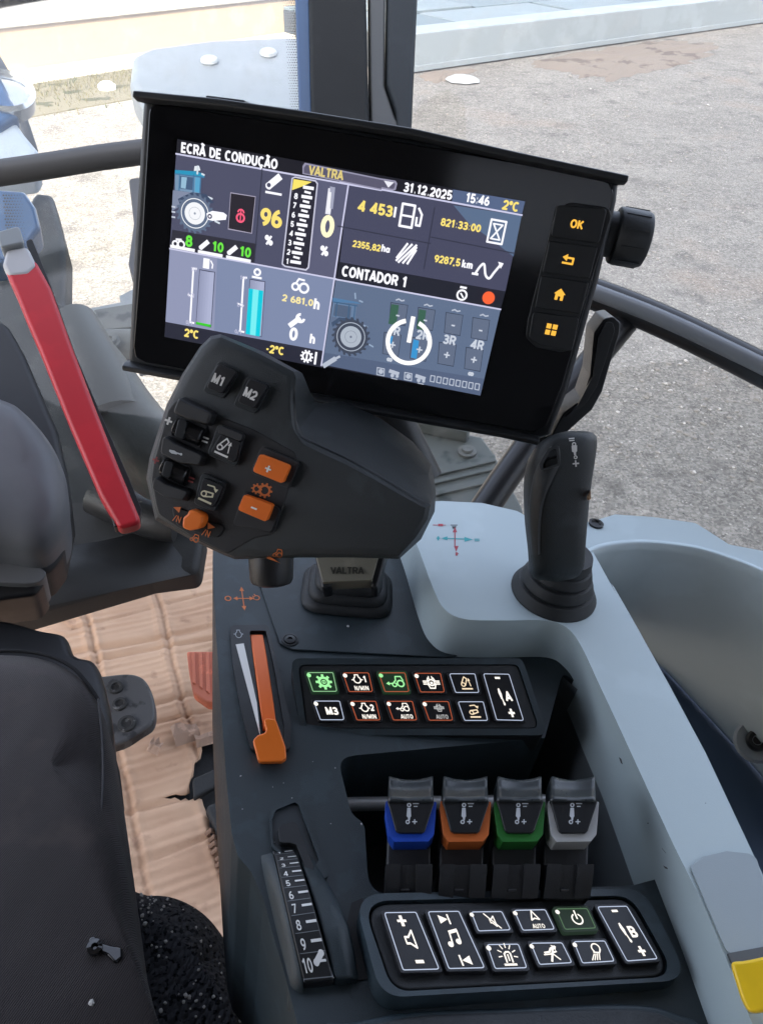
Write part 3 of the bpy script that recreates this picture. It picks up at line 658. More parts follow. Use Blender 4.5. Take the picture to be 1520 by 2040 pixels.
MB().tube([FU.hit(x, y, -.03) for x, y in spline([(150, 640), (190, 720), (225, 800), (270, 870), (330, 920), (400, 940)], 5)], [.024, .026, .028, .03, .032, .036, .039, .042, .044, .046, .047, .048, .049, .050, .050, .051, .051, .052, .052, .052, .053, .053, .053, .053, .053, .053], 28).build('elbow', du_m, dc, fix=True)
MB().tube([FU.hit(150, 640, -.03), FU.hit(190, 745, -.02), FU.hit(230, 850, -.02)], [.03, .042, .05], 24).build('collar', mat('duct_grey', (.07, .07, .07), .55, .2, 250), dc)

FSC = camframe(60, 950, .70, (.30, -.42, -.86))
sc = thing('steering_column', FSC.hit(60, 1000), 'smooth blue-grey steering column cover at the left edge', 'steering column')
cq = [(-160, 735), (0, 780), (45, 805), (90, 852), (122, 905), (134, 960), (132, 1020), (112, 1062), (76, 1090), (10, 1082), (-160, 1040)]
rings = []
for ins, c in ((.0, -.10), (.0, -.03), (.002, -.012), (.008, -.003), (.02, .003), (.04, .006)):
    p = [tuple(v) for v in spline(FSC.px(cq), 5, True)]; rings.append([FSC.w(a, b, c) for a, b in (shrink(p, ins) if ins else p)])
MB().loft(rings).build('cover', mat('column_grey', (.115, .122, .132), .45, .1, 1800, .06, 10), sc, fix=True, sharp=70)
MB().prism(FSC, [tuple(v) for v in spline(FSC.px([(-160, 1040), (0, 1070), (60, 1085), (84, 1104), (40, 1124), (-160, 1100)]), 5, True)], -.12, -.05).build('lower_cover', mat('column_grey_low', (.13, .135, .14), .5, .1, 1800), sc, bevel=.012)
MB().prism(FSC, rpoly(FSC.px([(-160, 560), (0, 570), (40, 640), (75, 720), (110, 800), (128, 880), (140, 960), (120, 1060), (84, 1108), (-160, 1010)]), .02), -.13, -.052).build('shroud', mat('column_black', (.016, .017, .019), .5, .15, 1200, .2, 12), sc, bevel=.008)
MB().prism(FSC, rpoly(FSC.px([(-160, 1090), (40, 1092), (85, 1105), (60, 1140), (-160, 1165)]), .01), -.14, -.06).build('boot', blk_m, sc, bevel=.01)
FRB = camframe(140, 760, .66, (.25, -.3, -.92))
rb = thing('red_handle', FRB.hit(140, 760), 'long red strip handle with black edge beside the steering column', 'handle')
red_m = mat('red_plastic', (.50, .016, .026), .42, .08, 900, .08, 20)
MB().prism(FRB, rpoly(FRB.px([(10, 537), (72, 522), (104, 580), (140, 680), (185, 800), (236, 930), (284, 1046), (240, 1058), (200, 990), (140, 850), (80, 700), (54, 640), (34, 590)]), .006), -.016, .006).build('strip', red_m, rb, bevel=.0075, segs=6)
MB().prism(FRB, rpoly(FRB.px([(50, 472), (62, 466), (100, 560), (150, 700), (205, 830), (258, 950), (282, 1010), (276, 1040), (240, 960), (150, 750), (92, 600)]), .003), -.024, -.006).build('edge_strip', blk_m, rb, bevel=.002)
MB().prism(FRB, rpoly(FRB.px([(8, 535), (16, 505), (58, 498), (78, 540), (60, 556), (22, 560)]), .006), -.008, .007).build('sleeve', mat('silver_grey', (.42, .42, .43), .45), rb, bevel=.004)
MB().prism(FRB, rpoly(FRB.px([(-2, 478), (44, 466), (52, 500), (8, 510)]), .003), -.006, .012).build('clamp', mat('clamp_grey', (.22, .24, .25), .4), rb, bevel=.003)
MB().prism(FRB, rpoly(FRB.px([(218, 1015), (232, 1012), (240, 1045), (228, 1050)]), .002), -.02, -.002).build('clip', blk_m, rb, bevel=.002)

# ------------------------------------------------------------------ seat
FSE = TF(-.50)
def fabric(name, col, sc, st, col2, vs):
    m = mat(name, col, .95, 0, 0, 0, vs, spec=.15, col2=col2); n = m.node_tree.nodes; l = m.node_tree.links
    tc = n.new('ShaderNodeTexCoord'); w = n.new('ShaderNodeTexWave'); w.inputs['Scale'].default_value = sc; w.inputs['Distortion'].default_value = 1.2; w.inputs['Detail'].default_value = 2
    mp = n.new('ShaderNodeMapping'); mp.inputs['Rotation'].default_value = (0, 0, .35); l.new(tc.outputs['Object'], mp.inputs[0]); l.new(mp.outputs[0], w.inputs[0])
    bp = n.new('ShaderNodeBump'); bp.inputs['Strength'].default_value = st; bp.inputs['Distance'].default_value = .002; l.new(w.outputs[1], bp.inputs['Height']); l.new(bp.outputs[0], n['Principled BSDF'].inputs['Normal'])
    tn = n.new('ShaderNodeTexNoise'); tn.inputs['Scale'].default_value = 17; tn.inputs['Detail'].default_value = 1; tn.inputs['Distortion'].default_value = .4
    mp2 = n.new('ShaderNodeMapping'); mp2.inputs['Scale'].default_value = (1.1, .6, 1); mp2.inputs['Rotation'].default_value = (0, 0, .5); l.new(tc.outputs['Object'], mp2.inputs[0]); l.new(mp2.outputs[0], tn.inputs['Vector'])
    b2 = n.new('ShaderNodeBump'); b2.inputs['Strength'].default_value = .30; b2.inputs['Distance'].default_value = .012; l.new(tn.outputs[0], b2.inputs['Height']); l.new(bp.outputs[0], b2.inputs['Normal']); l.new(b2.outputs[0], n['Principled BSDF'].inputs['Normal'])
    n['Principled BSDF'].inputs['Sheen Weight'].default_value = .3
    return m
fab = fabric('smooth_dark_fabric', (.052, .041, .039), 260, .4, (.036, .030, .030), 14)
sp = thing('seat_pad', FSE.hit(40, 1700), 'dark grey fabric seat pad with stitched seams and a zip puller at lower left', 'seat pad')
sq = [tuple(v) for v in spline(FSE.px([(-260, 1290), (-100, 1274), (0, 1273), (70, 1278), (130, 1297), (180, 1333), (214, 1400), (236, 1520), (262, 1700), (290, 1900), (326, 2060), (340, 2250), (-260, 2250)]), 6, True)]
rings = []
for ins, c in ((.012, -.16), (.004, -.10), (.0, -.05), (.003, -.026), (.010, -.010), (.022, -.001), (.04, .004), (.06, .0062), (.085, .0068), (.12, .007), (.16, .007), (.2, .007)):
    rings.append([FSE.w(a, b, c) for a, b in (shrink(sq, ins) if ins else sq)])
MB().loft(rings).build('cushion', fab, sp, fix=True, sharp=80)
def ontop(pts, c, r, name, m, k=6): MB().tube([FSE.hit(x, y, cc) for (x, y), cc in zip([tuple(v) for v in spline(pts, k)], [c[0] + (c[1] - c[0]) * i / (len(pts) * k) for i in range(len(pts) * k + 1)])], r, 8).build(name, m, sp)
pip = mat('seam_thread', (.006, .006, .007), .9)
ontop([(-60, 1300), (0, 1297), (60, 1299), (110, 1311), (150, 1334), (178, 1366), (196, 1393)], (-.0005, -.009), .0016, 'piping', pip)
ontop([(196, 1393), (204, 1470), (206, 1560), (198, 1660), (182, 1760), (164, 1850)], (-.006, .0055), .0009, 'stitch_line', mat('pale_thread', (.06, .058, .06), .9))
ontop([(164, 1850), (150, 1900), (135, 1925), (180, 1945), (230, 1985), (275, 2045)], (.0055, -.004), .0016, 'pocket_seam', pip)
zp = [(180, 1882), (190, 1876), (204, 1890), (222, 1896), (246, 1900), (246, 1920), (232, 1932), (216, 1915), (196, 1906), (182, 1900)]
MB().prism(FSE, rpoly(FSE.px(zp), .002), .004, .0085).build('zip_puller', mat('glossy_black', (.008, .008, .009), .12, coat=.6), sp, bevel=.0015)
MB().lathe(FSE.hit(190, 1890, .0075), FSE.N, [(.0045, 0), (.0045, .003), (.002, .0035), (.001, .001)], 20).build('zip_ring', mat('glossy_black', (.008, .008, .009), .12, coat=.6), sp)
FSH = TF(-.55)
MB().prism(FSH, [tuple(v) for v in spline(FSH.px([(-260, 1245), (-100, 1232), (0, 1230), (80, 1250), (130, 1262), (150, 1300), (190, 1315), (212, 1370), (226, 1470), (200, 1600), (-260, 1600)]), 5, True)], -.05, -.0).build('shell', blk_m, sp, bevel=.008)
FSB = TF(-.60)
cu = thing('seat_cushion', FSB.hit(400, 2000), 'coarse woven black seat cushion sprinkled with crumbs', 'seat cushion')
cq = [tuple(v) for v in spline(FSB.px([(150, 1760), (275, 1748), (345, 1752), (410, 1785), (462, 1845), (497, 1915), (520, 1985), (545, 2070), (560, 2300), (150, 2300)]), 6, True)]
rings = []
for ins, c in ((.01, -.14), (.002, -.08), (.0, -.045), (.004, -.022), (.014, -.006), (.032, .006), (.06, .013), (.09, .016)):
    rings.append([FSB.w(a, b, c) for a, b in (shrink(cq, ins) if ins else cq)])
weave = mat('coarse_weave', (.008, .009, .011), .95, 0, 0, 0, 300, spec=.1, col2=(.055, .056, .062), detail=2)
_nt = weave.node_tree; _v = _nt.nodes.new('ShaderNodeTexVoronoi'); _v.inputs['Scale'].default_value = 330; _tc = _nt.nodes.new('ShaderNodeTexCoord'); _mp = _nt.nodes.new('ShaderNodeMapping'); _mp.inputs['Scale'].default_value = (1, .55, 1); _mp.inputs['Rotation'].default_value = (0, 0, .5)
_nt.links.new(_tc.outputs['Object'], _mp.inputs[0]); _nt.links.new(_mp.outputs[0], _v.inputs['Vector']); _b = _nt.nodes.new('ShaderNodeBump'); _b.inputs['Strength'].default_value = 1; _b.inputs['Distance'].default_value = .003; _b.invert = True
_nt.links.new(_v.outputs['Distance'], _b.inputs['Height']); _nt.links.new(_b.outputs[0], _nt.nodes['Principled BSDF'].inputs['Normal'])
covr = MB().loft(rings).build('cover', weave, cu, fix=True, sharp=80); bpy.context.view_layer.update()
mb = MB(); rc = random.Random(11)
for i in range(150):
    if i < 90: x, y = 278 + abs(rc.gauss(0, 36)), 1752 + abs(rc.gauss(0, 34))
    else: x, y = rc.uniform(285, 500), rc.uniform(1760, 2040)
    if x - 280 > (y - 1735) * 1.2 + 40: continue
    ok_, p_, _, _ = covr.ray_cast(covr.matrix_world.inverted() @ C0, ray(x, y).normalized())
    if not ok_: continue
    r = rc.uniform(.0005, .0012) * (1.5 if i % 9 == 0 else 1)
    m2 = rock(covr.matrix_world @ p_, r, .9, i); mb.add(m2.v, m2.f)
tag(mb.build('crumbs', mat('crumb', (.55, .53, .50), .8), smooth=False), kind='stuff')
m2 = rock(FSB.hit(366, 2003, .014), .0065, .25, 77); tag(m2.build('dry_leaf', mat('leaf_bit', (.45, .25, .17), .8), smooth=False), 'small torn brown flake lying on the woven seat cushion', 'flake')
m2 = rock(FSE.hit(183, 1999, .006), .0018, .9, 78); tag(m2.build('crumb', mat('crumb', (.55, .53, .50), .8), smooth=False), 'single white crumb on the smooth dark seat pad', 'crumb')
tag(MB().prism(TF(-.62), rpoly(TF(-.62).px([(470, 1855), (520, 1850), (560, 1985), (520, 1950), (490, 1900)]), .008), -.05, 0).build('seat_latch', blk_m, bevel=.006), 'black plastic latch between seat cushion and console', 'latch')
# ------------------------------------------------------------------ armrest console
HD = -.385
FDK = TF(HD)
arm = thing('armrest_console', FDK.hit(800, 1500), 'dark charcoal armrest console with pale grey shell on its right', 'armrest')
outer = [(426, 1020), (424, 1120), (430, 1250), (440, 1400), (452, 1560), (462, 1660), (474, 1705), (500, 1735), (525, 1790), (541, 1850), (570, 1950), (610, 2110), (640, 2200), (1560, 2200), (1400, 1850), (1230, 1500), (1120, 1300), (1000, 1050), (800, 1000)]
hole = [(672, 1508), (1085, 1470), (1120, 1340), (1165, 1370), (1330, 1745), (1260, 1764), (735, 1784), (726, 1640), (700, 1622)]
hole_r = rpoly(FDK.px(hole), [.01, .0, .004, .012, .004, .004, .012, .012, .012], 5)
slot = [(478, 1258), (535, 1256), (556, 1330), (575, 1440), (572, 1530), (520, 1530), (505, 1460), (490, 1340)]
well_shade = [(696, 1800), (722, 1800), (742, 1940), (735, 1951), (664, 1951), (640, 1900)]
wedge_cut = [(462, 1262), (462, 1262)]
deck = MB().prism(FDK, rpoly(FDK.px(outer), .008), -.19, 0, holes=[hole_r[::-1]]).build('body', deck_m, arm, bevel=.0055, segs=5)
# recess floor, walls
FRC = TF(HD - .105)
MB().prism(FRC, FRC.px([(600, 1380), (1250, 1300), (1420, 1850), (640, 1850)]), -.02, 0).build('recess_floor', blk_m, arm, smooth=False)
rwall = FDK.px([(1112, 1338), (1156, 1376), (1228, 1540), (1316, 1746)])
MB().loft([[FDK.w(a, b, -.001) for a, b in rwall], [FDK.w(a - .0, b, -.10) for a, b in rwall]], closed=False).build('recess_wall', mat('slate_plastic', (.13, .15, .165), .5, .15, 1800), arm, fix=True)
# raised joystick plate with its groove, screw
FPLT = FDK
MB().prism(FPLT, rpoly(FPLT.px([(512, 1150), (545, 1100), (800, 1090), (850, 1230), (930, 1306), (880, 1312), (584, 1297), (558, 1285)]), .004), .0, .0016).build('joystick_plate', deck_m, arm, bevel=.0009, segs=3)
scw = MB().lathe(FPLT.hit(578, 1275, .0016), NA, [(.0058, -.0005), (.0058, .0006), (.0047, .0007), (.0044, -.0002), (.0040, -.0002), (.0038, .0012), (.0017, .0014), (.0013, .0004), (.0001, .0003)], 28).build('screw', mat('black_screw', (.012, .012, .012), .3, metal=.3), arm)
a_ = Art()                                   # printed direction cross on the deck
fx = quadmap(FDK, [(448, 1168), (514, 1168), (520, 1218), (452, 1218)])
a_.line([(-.35, 0), (.5, 0)], .07).line([(.04, -.62), (.0, .62)], .06)
a_.poly([(-.55, 0), (-.3, .16), (-.3, -.16)]).poly([(.68, 0), (.42, .16), (.42, -.16)]).poly([(0, .95), (-.14, .6), (.14, .6)]).poly([(.05, -.95), (-.1, -.6), (.18, -.6)])
a_.ring(-.86, 0, .17, .07, 16).ring(.84, .05, .17, .06, 14, -120, 150).line([(.72, .34), (.8, .2)], .06).line([(.62, .2), (.70, -.1)], .05)
a_.build('printed_cross', fx, prt_o, arm)
# throttle slot
FTS = TF(HD + .0005)
MB().prism(FTS, rpoly(FTS.px([(458, 1251), (534, 1250), (553, 1330), (580, 1450), (578, 1500), (500, 1500), (480, 1420), (464, 1330)]), .004), .0, .0028, holes=[rpoly(FTS.px([(497, 1262), (530, 1262), (547, 1340), (566, 1452), (566, 1494), (523, 1494), (512, 1380)]), .002)[::-1]]).build('slot_frame', blk_m, arm, bevel=.0008, segs=3)
a_ = Art(); P = lambda x, y: FTS.loc(x, y, .0028)
a_.poly([P(470, 1284), P(486, 1282), P(512, 1400), P(519, 1468)])
a_.build('throttle_scale', lambda x, y, z: FTS.w(x, y, z + .0028), prt_w, arm)
a_ = Art(); a_.ring(0, -.05, .62, .12, 20, 115, 425).line([(-.3, .5), (-.3, .85), (.3, .85), (.3, .5)], .12).line([(-.75, .05), (-.95, .05)], .14).line([(.75, .05), (.95, .05)], .14)
a_.build('engine_symbol', quadmap(FTS, [(465, 1260), (484, 1260), (486, 1280), (467, 1280)], .0028), prt_g, arm)
tl = thing('throttle_lever', FTS.hit(540, 1480), 'orange hand throttle lever in the slot at the left of the console', 'lever')
rows = []
for k in range(13):
    t = k / 12; yy = 1266 + t * 190; xl, xr = 498 + t * 26, 524 + t * 28
    h = .0012 + .0035 * math.sin(math.pi * t) ** .8
    L_, R_ = FTS.loc(xl, yy), FTS.loc(xr, yy); rows.append([FTS.w(*L_, -.012), FTS.w(*L_, h), FTS.w(*R_, h), FTS.w(*R_, -.012)])
MB().loft(rows).build('curved_blade', mat('orange_blade', (.72, .13, .015), .5, .1, 1500), tl, bevel=.0008, fix=True)
FTL = Frame(FTS.hit(540, 1480, .006), FTS.U, (NA + cw((0, .25, -.4))).normalized())
hq = [(524, 1432), (550, 1436), (569, 1490), (571, 1512), (562, 1520), (516, 1521), (504, 1478), (514, 1467), (532, 1462)]
MB().prism(FTL, rpoly(FTL.px(hq), .0025, 4), -.012, .004).build('head', org_m, tl, bevel=.0022, segs=4)
# grey shell: flat top, sloping lip down to the deck
HS = -.350
FS2 = TF(HS)
s_in = [(800, 1010), (838, 1105), (862, 1170), (885, 1213), (925, 1233), (1000, 1236), (1085, 1236), (1128, 1250), (1156, 1285), (1191, 1359), (1239, 1462), (1262, 1512), (1342, 1685), (1407, 1818), (1500, 2045), (1590, 2260)]
s_out = [(772, 1040), (806, 1135), (832, 1225), (856, 1278), (900, 1303), (1000, 1306), (1090, 1306), (1126, 1326), (1152, 1366), (1190, 1454), (1214, 1508), (1234, 1556), (1308, 1753), (1362, 1893), (1420, 2055), (1500, 2260)]
s_far = [(1700, 2160), (1520, 1745), (1405, 1500), (1330, 1360), (1262, 1238), (1206, 1140), (1182, 1098), (1220, 1078), (1330, 1068), (1440, 1092), (1560, 1140), (1700, 1190), (1700, 1110), (1560, 1105), (1452, 1085), (1385, 1042), (1300, 1030), (1224, 1025), (1175, 1040), (1060, 1035), (1030, 1018), (960, 1002), (880, 998), (820, 1000)]
n = len(s_in)
top_in = [tuple(v) for v in spline([FS2.loc(*p) for p in s_in], 5)]
FSO = TF(HD + .002); out_l = [FSO.w(*v) for v in spline([FSO.loc(*p) for p in s_out], 5)]
RIM = [(1150, 1120), (1180, 1098), (1222, 1086), (1290, 1082), (1380, 1092), (1450, 1112), (1520, 1140), (1620, 1190), (1760, 1270)]
_a = rpoly([FS2.loc(*p) for p in [(1700, 2160), (1520, 1745), (1405, 1500), (1330, 1360), (1262, 1238), (1206, 1140)]], .006, 4); _c = rpoly([FS2.loc(*p) for p in [(1760, 1130), (1560, 1105), (1452, 1085), (1385, 1042), (1300, 1030), (1224, 1025), (1175, 1040), (1060, 1035), (1030, 1018), (960, 1002), (880, 998), (820, 1000)]], .006, 4)
far = _a + [tuple(v) for v in spline([FS2.loc(*p) for p in RIM[1:]], 6)] + _c
shell = MB()
poly = top_in + [p for p in far]
m_ = len(top_in)
base = [FS2.w(a, b, 0) for a, b in poly]
shell.add(base, [tuple(range(len(base)))[::-1] if False else tuple(range(len(base)))])
rows = [[FS2.w(*top_in[i]) for i in range(m_)]]
for t, bow in ((.03, .0007), (.10, .0018), (.40, .0052), (.47, .0055), (.55, .0050), (.92, .0009), (1, .0)):
    rows.append([FS2.w(*top_in[i]).lerp(out_l[i], t) + NA * bow for i in range(m_)])
rows.append([p - NA * .03 + (p - q) .normalized() * -.004 for p, q in zip(out_l, rows[0])])
rows2 = rows
k0 = len(shell.v); shell.v += [p for r in rows2 for p in r]
for j in range(len(rows2) - 1):
    for i in range(m_ - 1): shell.f.append((k0 + j * m_ + i, k0 + (j + 1) * m_ + i, k0 + (j + 1) * m_ + i + 1, k0 + j * m_ + i + 1))
# skirt round the far edge
fb_ = [FS2.w(*p) for p in far]; fl_ = [p - NA * .045 for p in fb_]; k1 = len(shell.v); shell.v += fb_ + fl_; q_ = len(far)
for i in [j for j in range(q_ - 1) if not (len(_a) - 1 <= j < len(_a) + 6 * (len(RIM) - 2) + 1)]: shell.f.append((k1 + i, k1 + i + 1, k1 + q_ + i + 1, k1 + q_ + i))
so_ = shell.build('grey_shell', grey_m, arm, smooth=True, sharp=60)
bm = bmesh.new(); bm.from_mesh(so_.data); bmesh.ops.remove_doubles(bm, verts=bm.verts, dist=2e-5)
bmesh.ops.triangulate(bm, faces=[f for f in bm.faces if len(f.verts) > 8]); bmesh.ops.recalc_face_normals(bm, faces=bm.faces); bm.to_mesh(so_.data); bm.free()
so_.data.polygons.foreach_set('use_smooth', [True] * len(so_.data.polygons)); so_.data.set_sharp_from_angle(angle=R(24))
# printed marks on the shell
a_ = Art(); fx = quadmap(FS2, [(866, 1044), (956, 1044), (956, 1108), (866, 1108)])
a1 = Art(); a1.line([(-.12, -.45), (-.12, .45)], .05).poly([(-.12, .8), (-.22, .45), (-.02, .45)]).poly([(-.06, -.75), (-.16, -.4), (.04, -.4)]).line([(-.05, -.86), (.03, -.86)], .05).rect(-.09, -.98, .0, -.78); a1.build('red_arrows', fx, prt_r, arm)
a1 = Art(); a1.line([(-.6, .08), (.5, .02)], .06).poly([(-.72, .08), (-.45, .2), (-.45, -.06)]).poly([(.68, .0), (.3, .16), (.3, -.14)]).rect(-.93, .04, -.78, .12).rect(-.89, -.06, -.82, .2).line([(.76, .02), (.96, .02)], .05).line([(.76, -.08), (.96, -.08)], .05); a1.build('teal_arrows', fx, prt_t, arm)
a1 = Art(); a1.line([(-.3, .92), (-.02, .92)], .05).poly([(-.26, .84), (-.06, .84), (-.1, .68), (-.22, .68)]); a1.build('implement_symbol', fx, prt_k, arm)
a1 = Art(); a1.line([(-1.1, .92), (-.9, .92)], .05).rect(-.88, .84, -.66, 1.0).line([(-.66, .92), (-.54, .92)], .04); a1.build('cylinder_symbol', fx, prt_r, arm)
MB().lathe(FS2.hit(1187, 1043, .001), NA, [(.006, -.001), (.006, .0008), (.004, .001), (.003, -.0006), (.0005, -.0008)], 24).build('shell_screw', mat('black_screw', (.012, .012, .012), .3), arm)
# yellow handle, and a flat patch with its recess's shade put in the grey
FYR = FS2
rq = rpoly(FYR.px([(1372, 1728), (1400, 1708), (1445, 1697), (1490, 1702), (1505, 1712), (1540, 1840), (1560, 1900), (1446, 1902)]), .003)
lowr = [FYR.w(a, b, -.03) for a, b in FYR.px([(1382, 1738), (1410, 1725), (1445, 1716), (1490, 1716), (1510, 1730), (1540, 1850), (1560, 1905), (1446, 1905)])]
MB().prism(FYR, rq, .0004, .0012).build('finger_scoop', mat('scoop_shade_grey', (.27, .315, .335), .5, .12, 2200), arm, bevel=.0006)
MB().prism(FYR, FYR.px([(1446, 1903), (1570, 1880), (1600, 1925), (1458, 1930)]), .0005, .002).build('scoop_edge', mat('scoop_dark', (.06, .065, .07), .5), arm)
FYK = camframe(1500, 1950, .325, (-.36, -.52, -.78))
yk = MB().prism(FYK, rpoly(FYK.px([(1453, 1916), (1478, 1915), (1500, 1911), (1540, 1902), (1640, 1900), (1640, 2008), (1560, 2012), (1492, 2020), (1476, 1990)]), [.003, .002, .002, .002, 0, 0, .003, .005, .003], 5), -.020, .002).build('yellow_handle', mat('yellow_plastic', (.92, .60, .02), .3, .06, 1500, .05, 30), None, bevel=.0052, segs=8)
tag(yk, 'bright yellow handle at the lower right edge of the grey shell', 'handle')

# storage bin on the right
bin_ = thing('storage_bin', FS2.hit(1400, 1250), 'deep pale grey storage bin curving away on the right', 'storage bin')
rim = RIM
HB = -.60
FB0 = TF(HS + .0004); FB1 = TF(HB)
top = [Vector(v) for v in spline([FB0.loc(*p) for p in rim], 8)]
btm = [Vector(v) for v in spline([FB1.loc(*p) for p in [(1205, 1240), (1235, 1262), (1280, 1298), (1330, 1343), (1385, 1402), (1440, 1462), (1510, 1540), (1590, 1640), (1680, 1760)]], 8)]
rows = []
for t in [k / 28 for k in range(29)]:
    rnd_ = .004 * (1 - min(1, t / .08)) ** 2
    rows.append([FB0.w(*(a.lerp(b, t ** 1.3)), (HB - HS) * t + .0) for a, b in zip(top, btm)])
MB().loft(rows, closed=False).build('inner_wall', grey2_m, bin_, fix=True, sharp=180); _sd = bpy.data.objects['inner_wall'].modifiers.new('thick', 'SOLIDIFY'); _sd.thickness = .004; _sd.offset = 1 if bpy.data.objects['inner_wall'].data.polygons[0].normal.dot(C0 - bpy.data.objects['inner_wall'].matrix_world.translation) > 0 else -1
FBF = TF(HB - .001)
MB().prism(FBF, FBF.px([(1180, 1180), (1420, 1300), (1700, 1640), (1760, 2100), (1300, 1800)]), -.02, 0).build('bin_floor', mat('bin_shade_navy', (.040, .065, .11), .5, .1, 800), bin_, smooth=False)  # the bin's lower shade is put into this dark navy
FSCR = Frame(FB0.w(0, 0), FB0.U, cw((-.55, -.35, -.76)))
bpy.context.view_layer.update(); _w = bpy.data.objects['inner_wall']; _i = _w.matrix_world.inverted(); _ok, _p, _n2, _ = _w.ray_cast(_i @ C0, _i.to_3x3() @ ray(1507, 1476).normalized()); c_ = _w.matrix_world @ _p if _ok else at(1507, 1476, .6)
MB().lathe(c_, cw((-.35, -.35, -.87)), [(.020, -.006), (.0175, .0), (.012, -.003), (.0095, -.003), (.0095, .004), (.007, .007), (.004, .0072), (.0035, .004), (.0005, .004)], 32).build('bolt_boss', mat('boss_grey', (.30, .33, .345), .5), bin_)
MB().lathe(c_ + cw((-.35, -.35, -.87)) * .001, cw((-.35, -.35, -.87)), [(.0098, -.003), (.0098, .004), (.0075, .0072), (.0045, .0075), (.004, .004), (.0005, .004)], 32).build('bolt', mat('black_screw', (.012, .012, .012), .3), bin_)

# ------------------------------------------------------------------ backlit key pads
g_w = glow('lit_white', (255, 248, 238), 1.25); g_f = glow('lit_frame_blue', (196, 208, 232), 1.0); g_o = glow('lit_frame_orange', (190, 92, 58), 1.0)
g_g = glow('lit_green', (170, 255, 170), 1.0); g_gf = glow('lit_frame_green', (150, 205, 150), 1.0); g_c = glow('lit_cream', (250, 226, 190), 1.1); g_dg = glow('lit_frame_dimgreen', (88, 120, 88), 1.0); g_fg = glow('lit_grey', (190, 190, 190), 1.0)
key_g = glow('green_lit_key', (20, 46, 26), 1.0)
def i_gear(a): a.gear(.1, 0, .36, .2, 8).ring(.1, 0, .14, .06); a.line([(.1, -.1), (.1, .12)], .06)
def i_engine(a, num=None, sub=None, x=-.05, y=.2):
    a.ring(x, y, .27, .09, 18, 120, 420).line([(x - .13, y + .25), (x - .13, y + .42), (x + .13, y + .42), (x + .13, y + .25)], .08).line([(x - .3, y), (x - .42, y)], .08).line([(x + .3, y), (x + .42, y)], .08)
    if num: a.text(num, x + .60, y + .05, .74, 'c', .85)
    if sub: a.text(sub, .12, -.50, .50, 'c', fit=1.12, bold=.17)
def i_tractor(a, s=1.0, x=0, y=0, arrow=True):
    f = lambda *p: [(x + q[0] * s, y + q[1] * s) for q in p]
    a.ring(x + .32 * s, y - .12 * s, .27 * s, .12 * s).ring(x - .22 * s, y - .22 * s, .17 * s, .1 * s)
    a.line(f((-.2, .05), (-.05, .12), (.0, .5), (.45, .5), (.58, .15)), .1 * s)
    if arrow: a.line(f((-.75, -.12), (-.3, -.12)), .1 * s).poly(f((-.9, -.12), (-.62, .06), (-.62, -.3)))
def i_diff(a, s=1.0, x=.1, y=0):
    f = lambda *p: [(x + q[0] * s, y + q[1] * s) for q in p]
    for sg in (-1, 1):
        a.line(f((sg * .62, .12), (sg * .3, .12), (sg * .2, .38)), .09 * s).line(f((sg * .62, -.12), (sg * .3, -.12), (sg * .2, -.4)), .09 * s).line(f((sg * .62, 0), (sg * .35, 0)), .07 * s)
    a.line(f((-.12, .5), (-.12, .3)), .07 * s).line(f((.12, .5), (.12, .3)), .07 * s).line(f((-.2, -.45), (.2, -.45)), .1 * s)
    a.ring(x, y, .24 * s, .1 * s).rect(x - .1 * s, y - .14 * s, x + .1 * s, y + .06 * s)
def i_arm_up(a): a.ring(-.16, -.12, .15, .08).line([(-.28, -.02), (.02, .52)], .08).line([(.0, -.2), (.22, .36)], .08).line([(.02, .52), (.22, .36)], .09).line([(.42, -.25), (.34, .2)], .07).poly([(.22, .16), (.46, .2), (.36, .42)]).line([(-.32, -.48), (.48, -.48)], .12)
def i_arm_dn(a): a.ring(-.2, -.12, .15, .08).line([(-.24, .04), (.3, .1)], .09).line([(-.14, -.27), (.34, -.1)], .09).line([(.3, .1), (.34, -.1)], .1).line([(-.2, .45), (.2, .5), (.34, .36)], .08).poly([(.22, .38), (.5, .44), (.42, .2)]).line([(-.36, -.5), (.42, -.5)], .12)
def i_cyl(a, x, y, s): a.poly([(x - .14 * s, y + .5 * s), (x - .2 * s, y + .2 * s), (x - .06 * s, y - .28 * s), (x + .12 * s, y - .22 * s), (x + .16 * s, y + .1 * s), (x + .02 * s, y + .55 * s)]).line([(x + .06 * s, y - .2 * s), (x + .14 * s, y - .58 * s)], .13 * s).disc(x + .15 * s, y - .62 * s, .12 * s)
def i_cylA(a, ch): a.line([(-.14, .74), (.14, .74)], .08); i_cyl(a, -.12, .05, .52); a.text(ch, .34, .02, .5, 'c', 1.5).line([(.06, -.62), (.4, -.62)], .08).line([(.23, -.74), (.23, -.5)], .13)
def i_vol(a): a.line([(-.28, .62), (.12, .62)], .08).line([(-.08, .75), (-.08, .49)], .15).line([(-.22, .1), (-.05, .1), (.2, .3), (.2, -.24), (-.05, -.1), (-.22, -.1)], .07, True).line([(-.1, -.66), (.24, -.66)], .1)
def i_music(a):
    a.poly([(-.38, .78), (-.38, .5), (.04, .64)]).line([(.1, .78), (.1, .5)], .08)
    a.disc(-.3, -.16, .13, 14, .09).disc(.14, -.08, .13, 14, .09).line([(-.2, -.16), (-.14, .2), (.26, .26), (.24, -.06)], .07).line([(-.15, .22), (.26, .28)], .1)
    a.poly([(.36, -.52), (.36, -.8), (-.06, -.66)]).line([(-.12, -.52), (-.12, -.8)], .08)
def i_mute(a): a.line([(-.05, .14), (.08, .14), (.34, .4), (.34, -.46), (.08, -.16), (-.05, -.16)], .09, True).line([(-.35, .62), (.62, -.62)], .1)
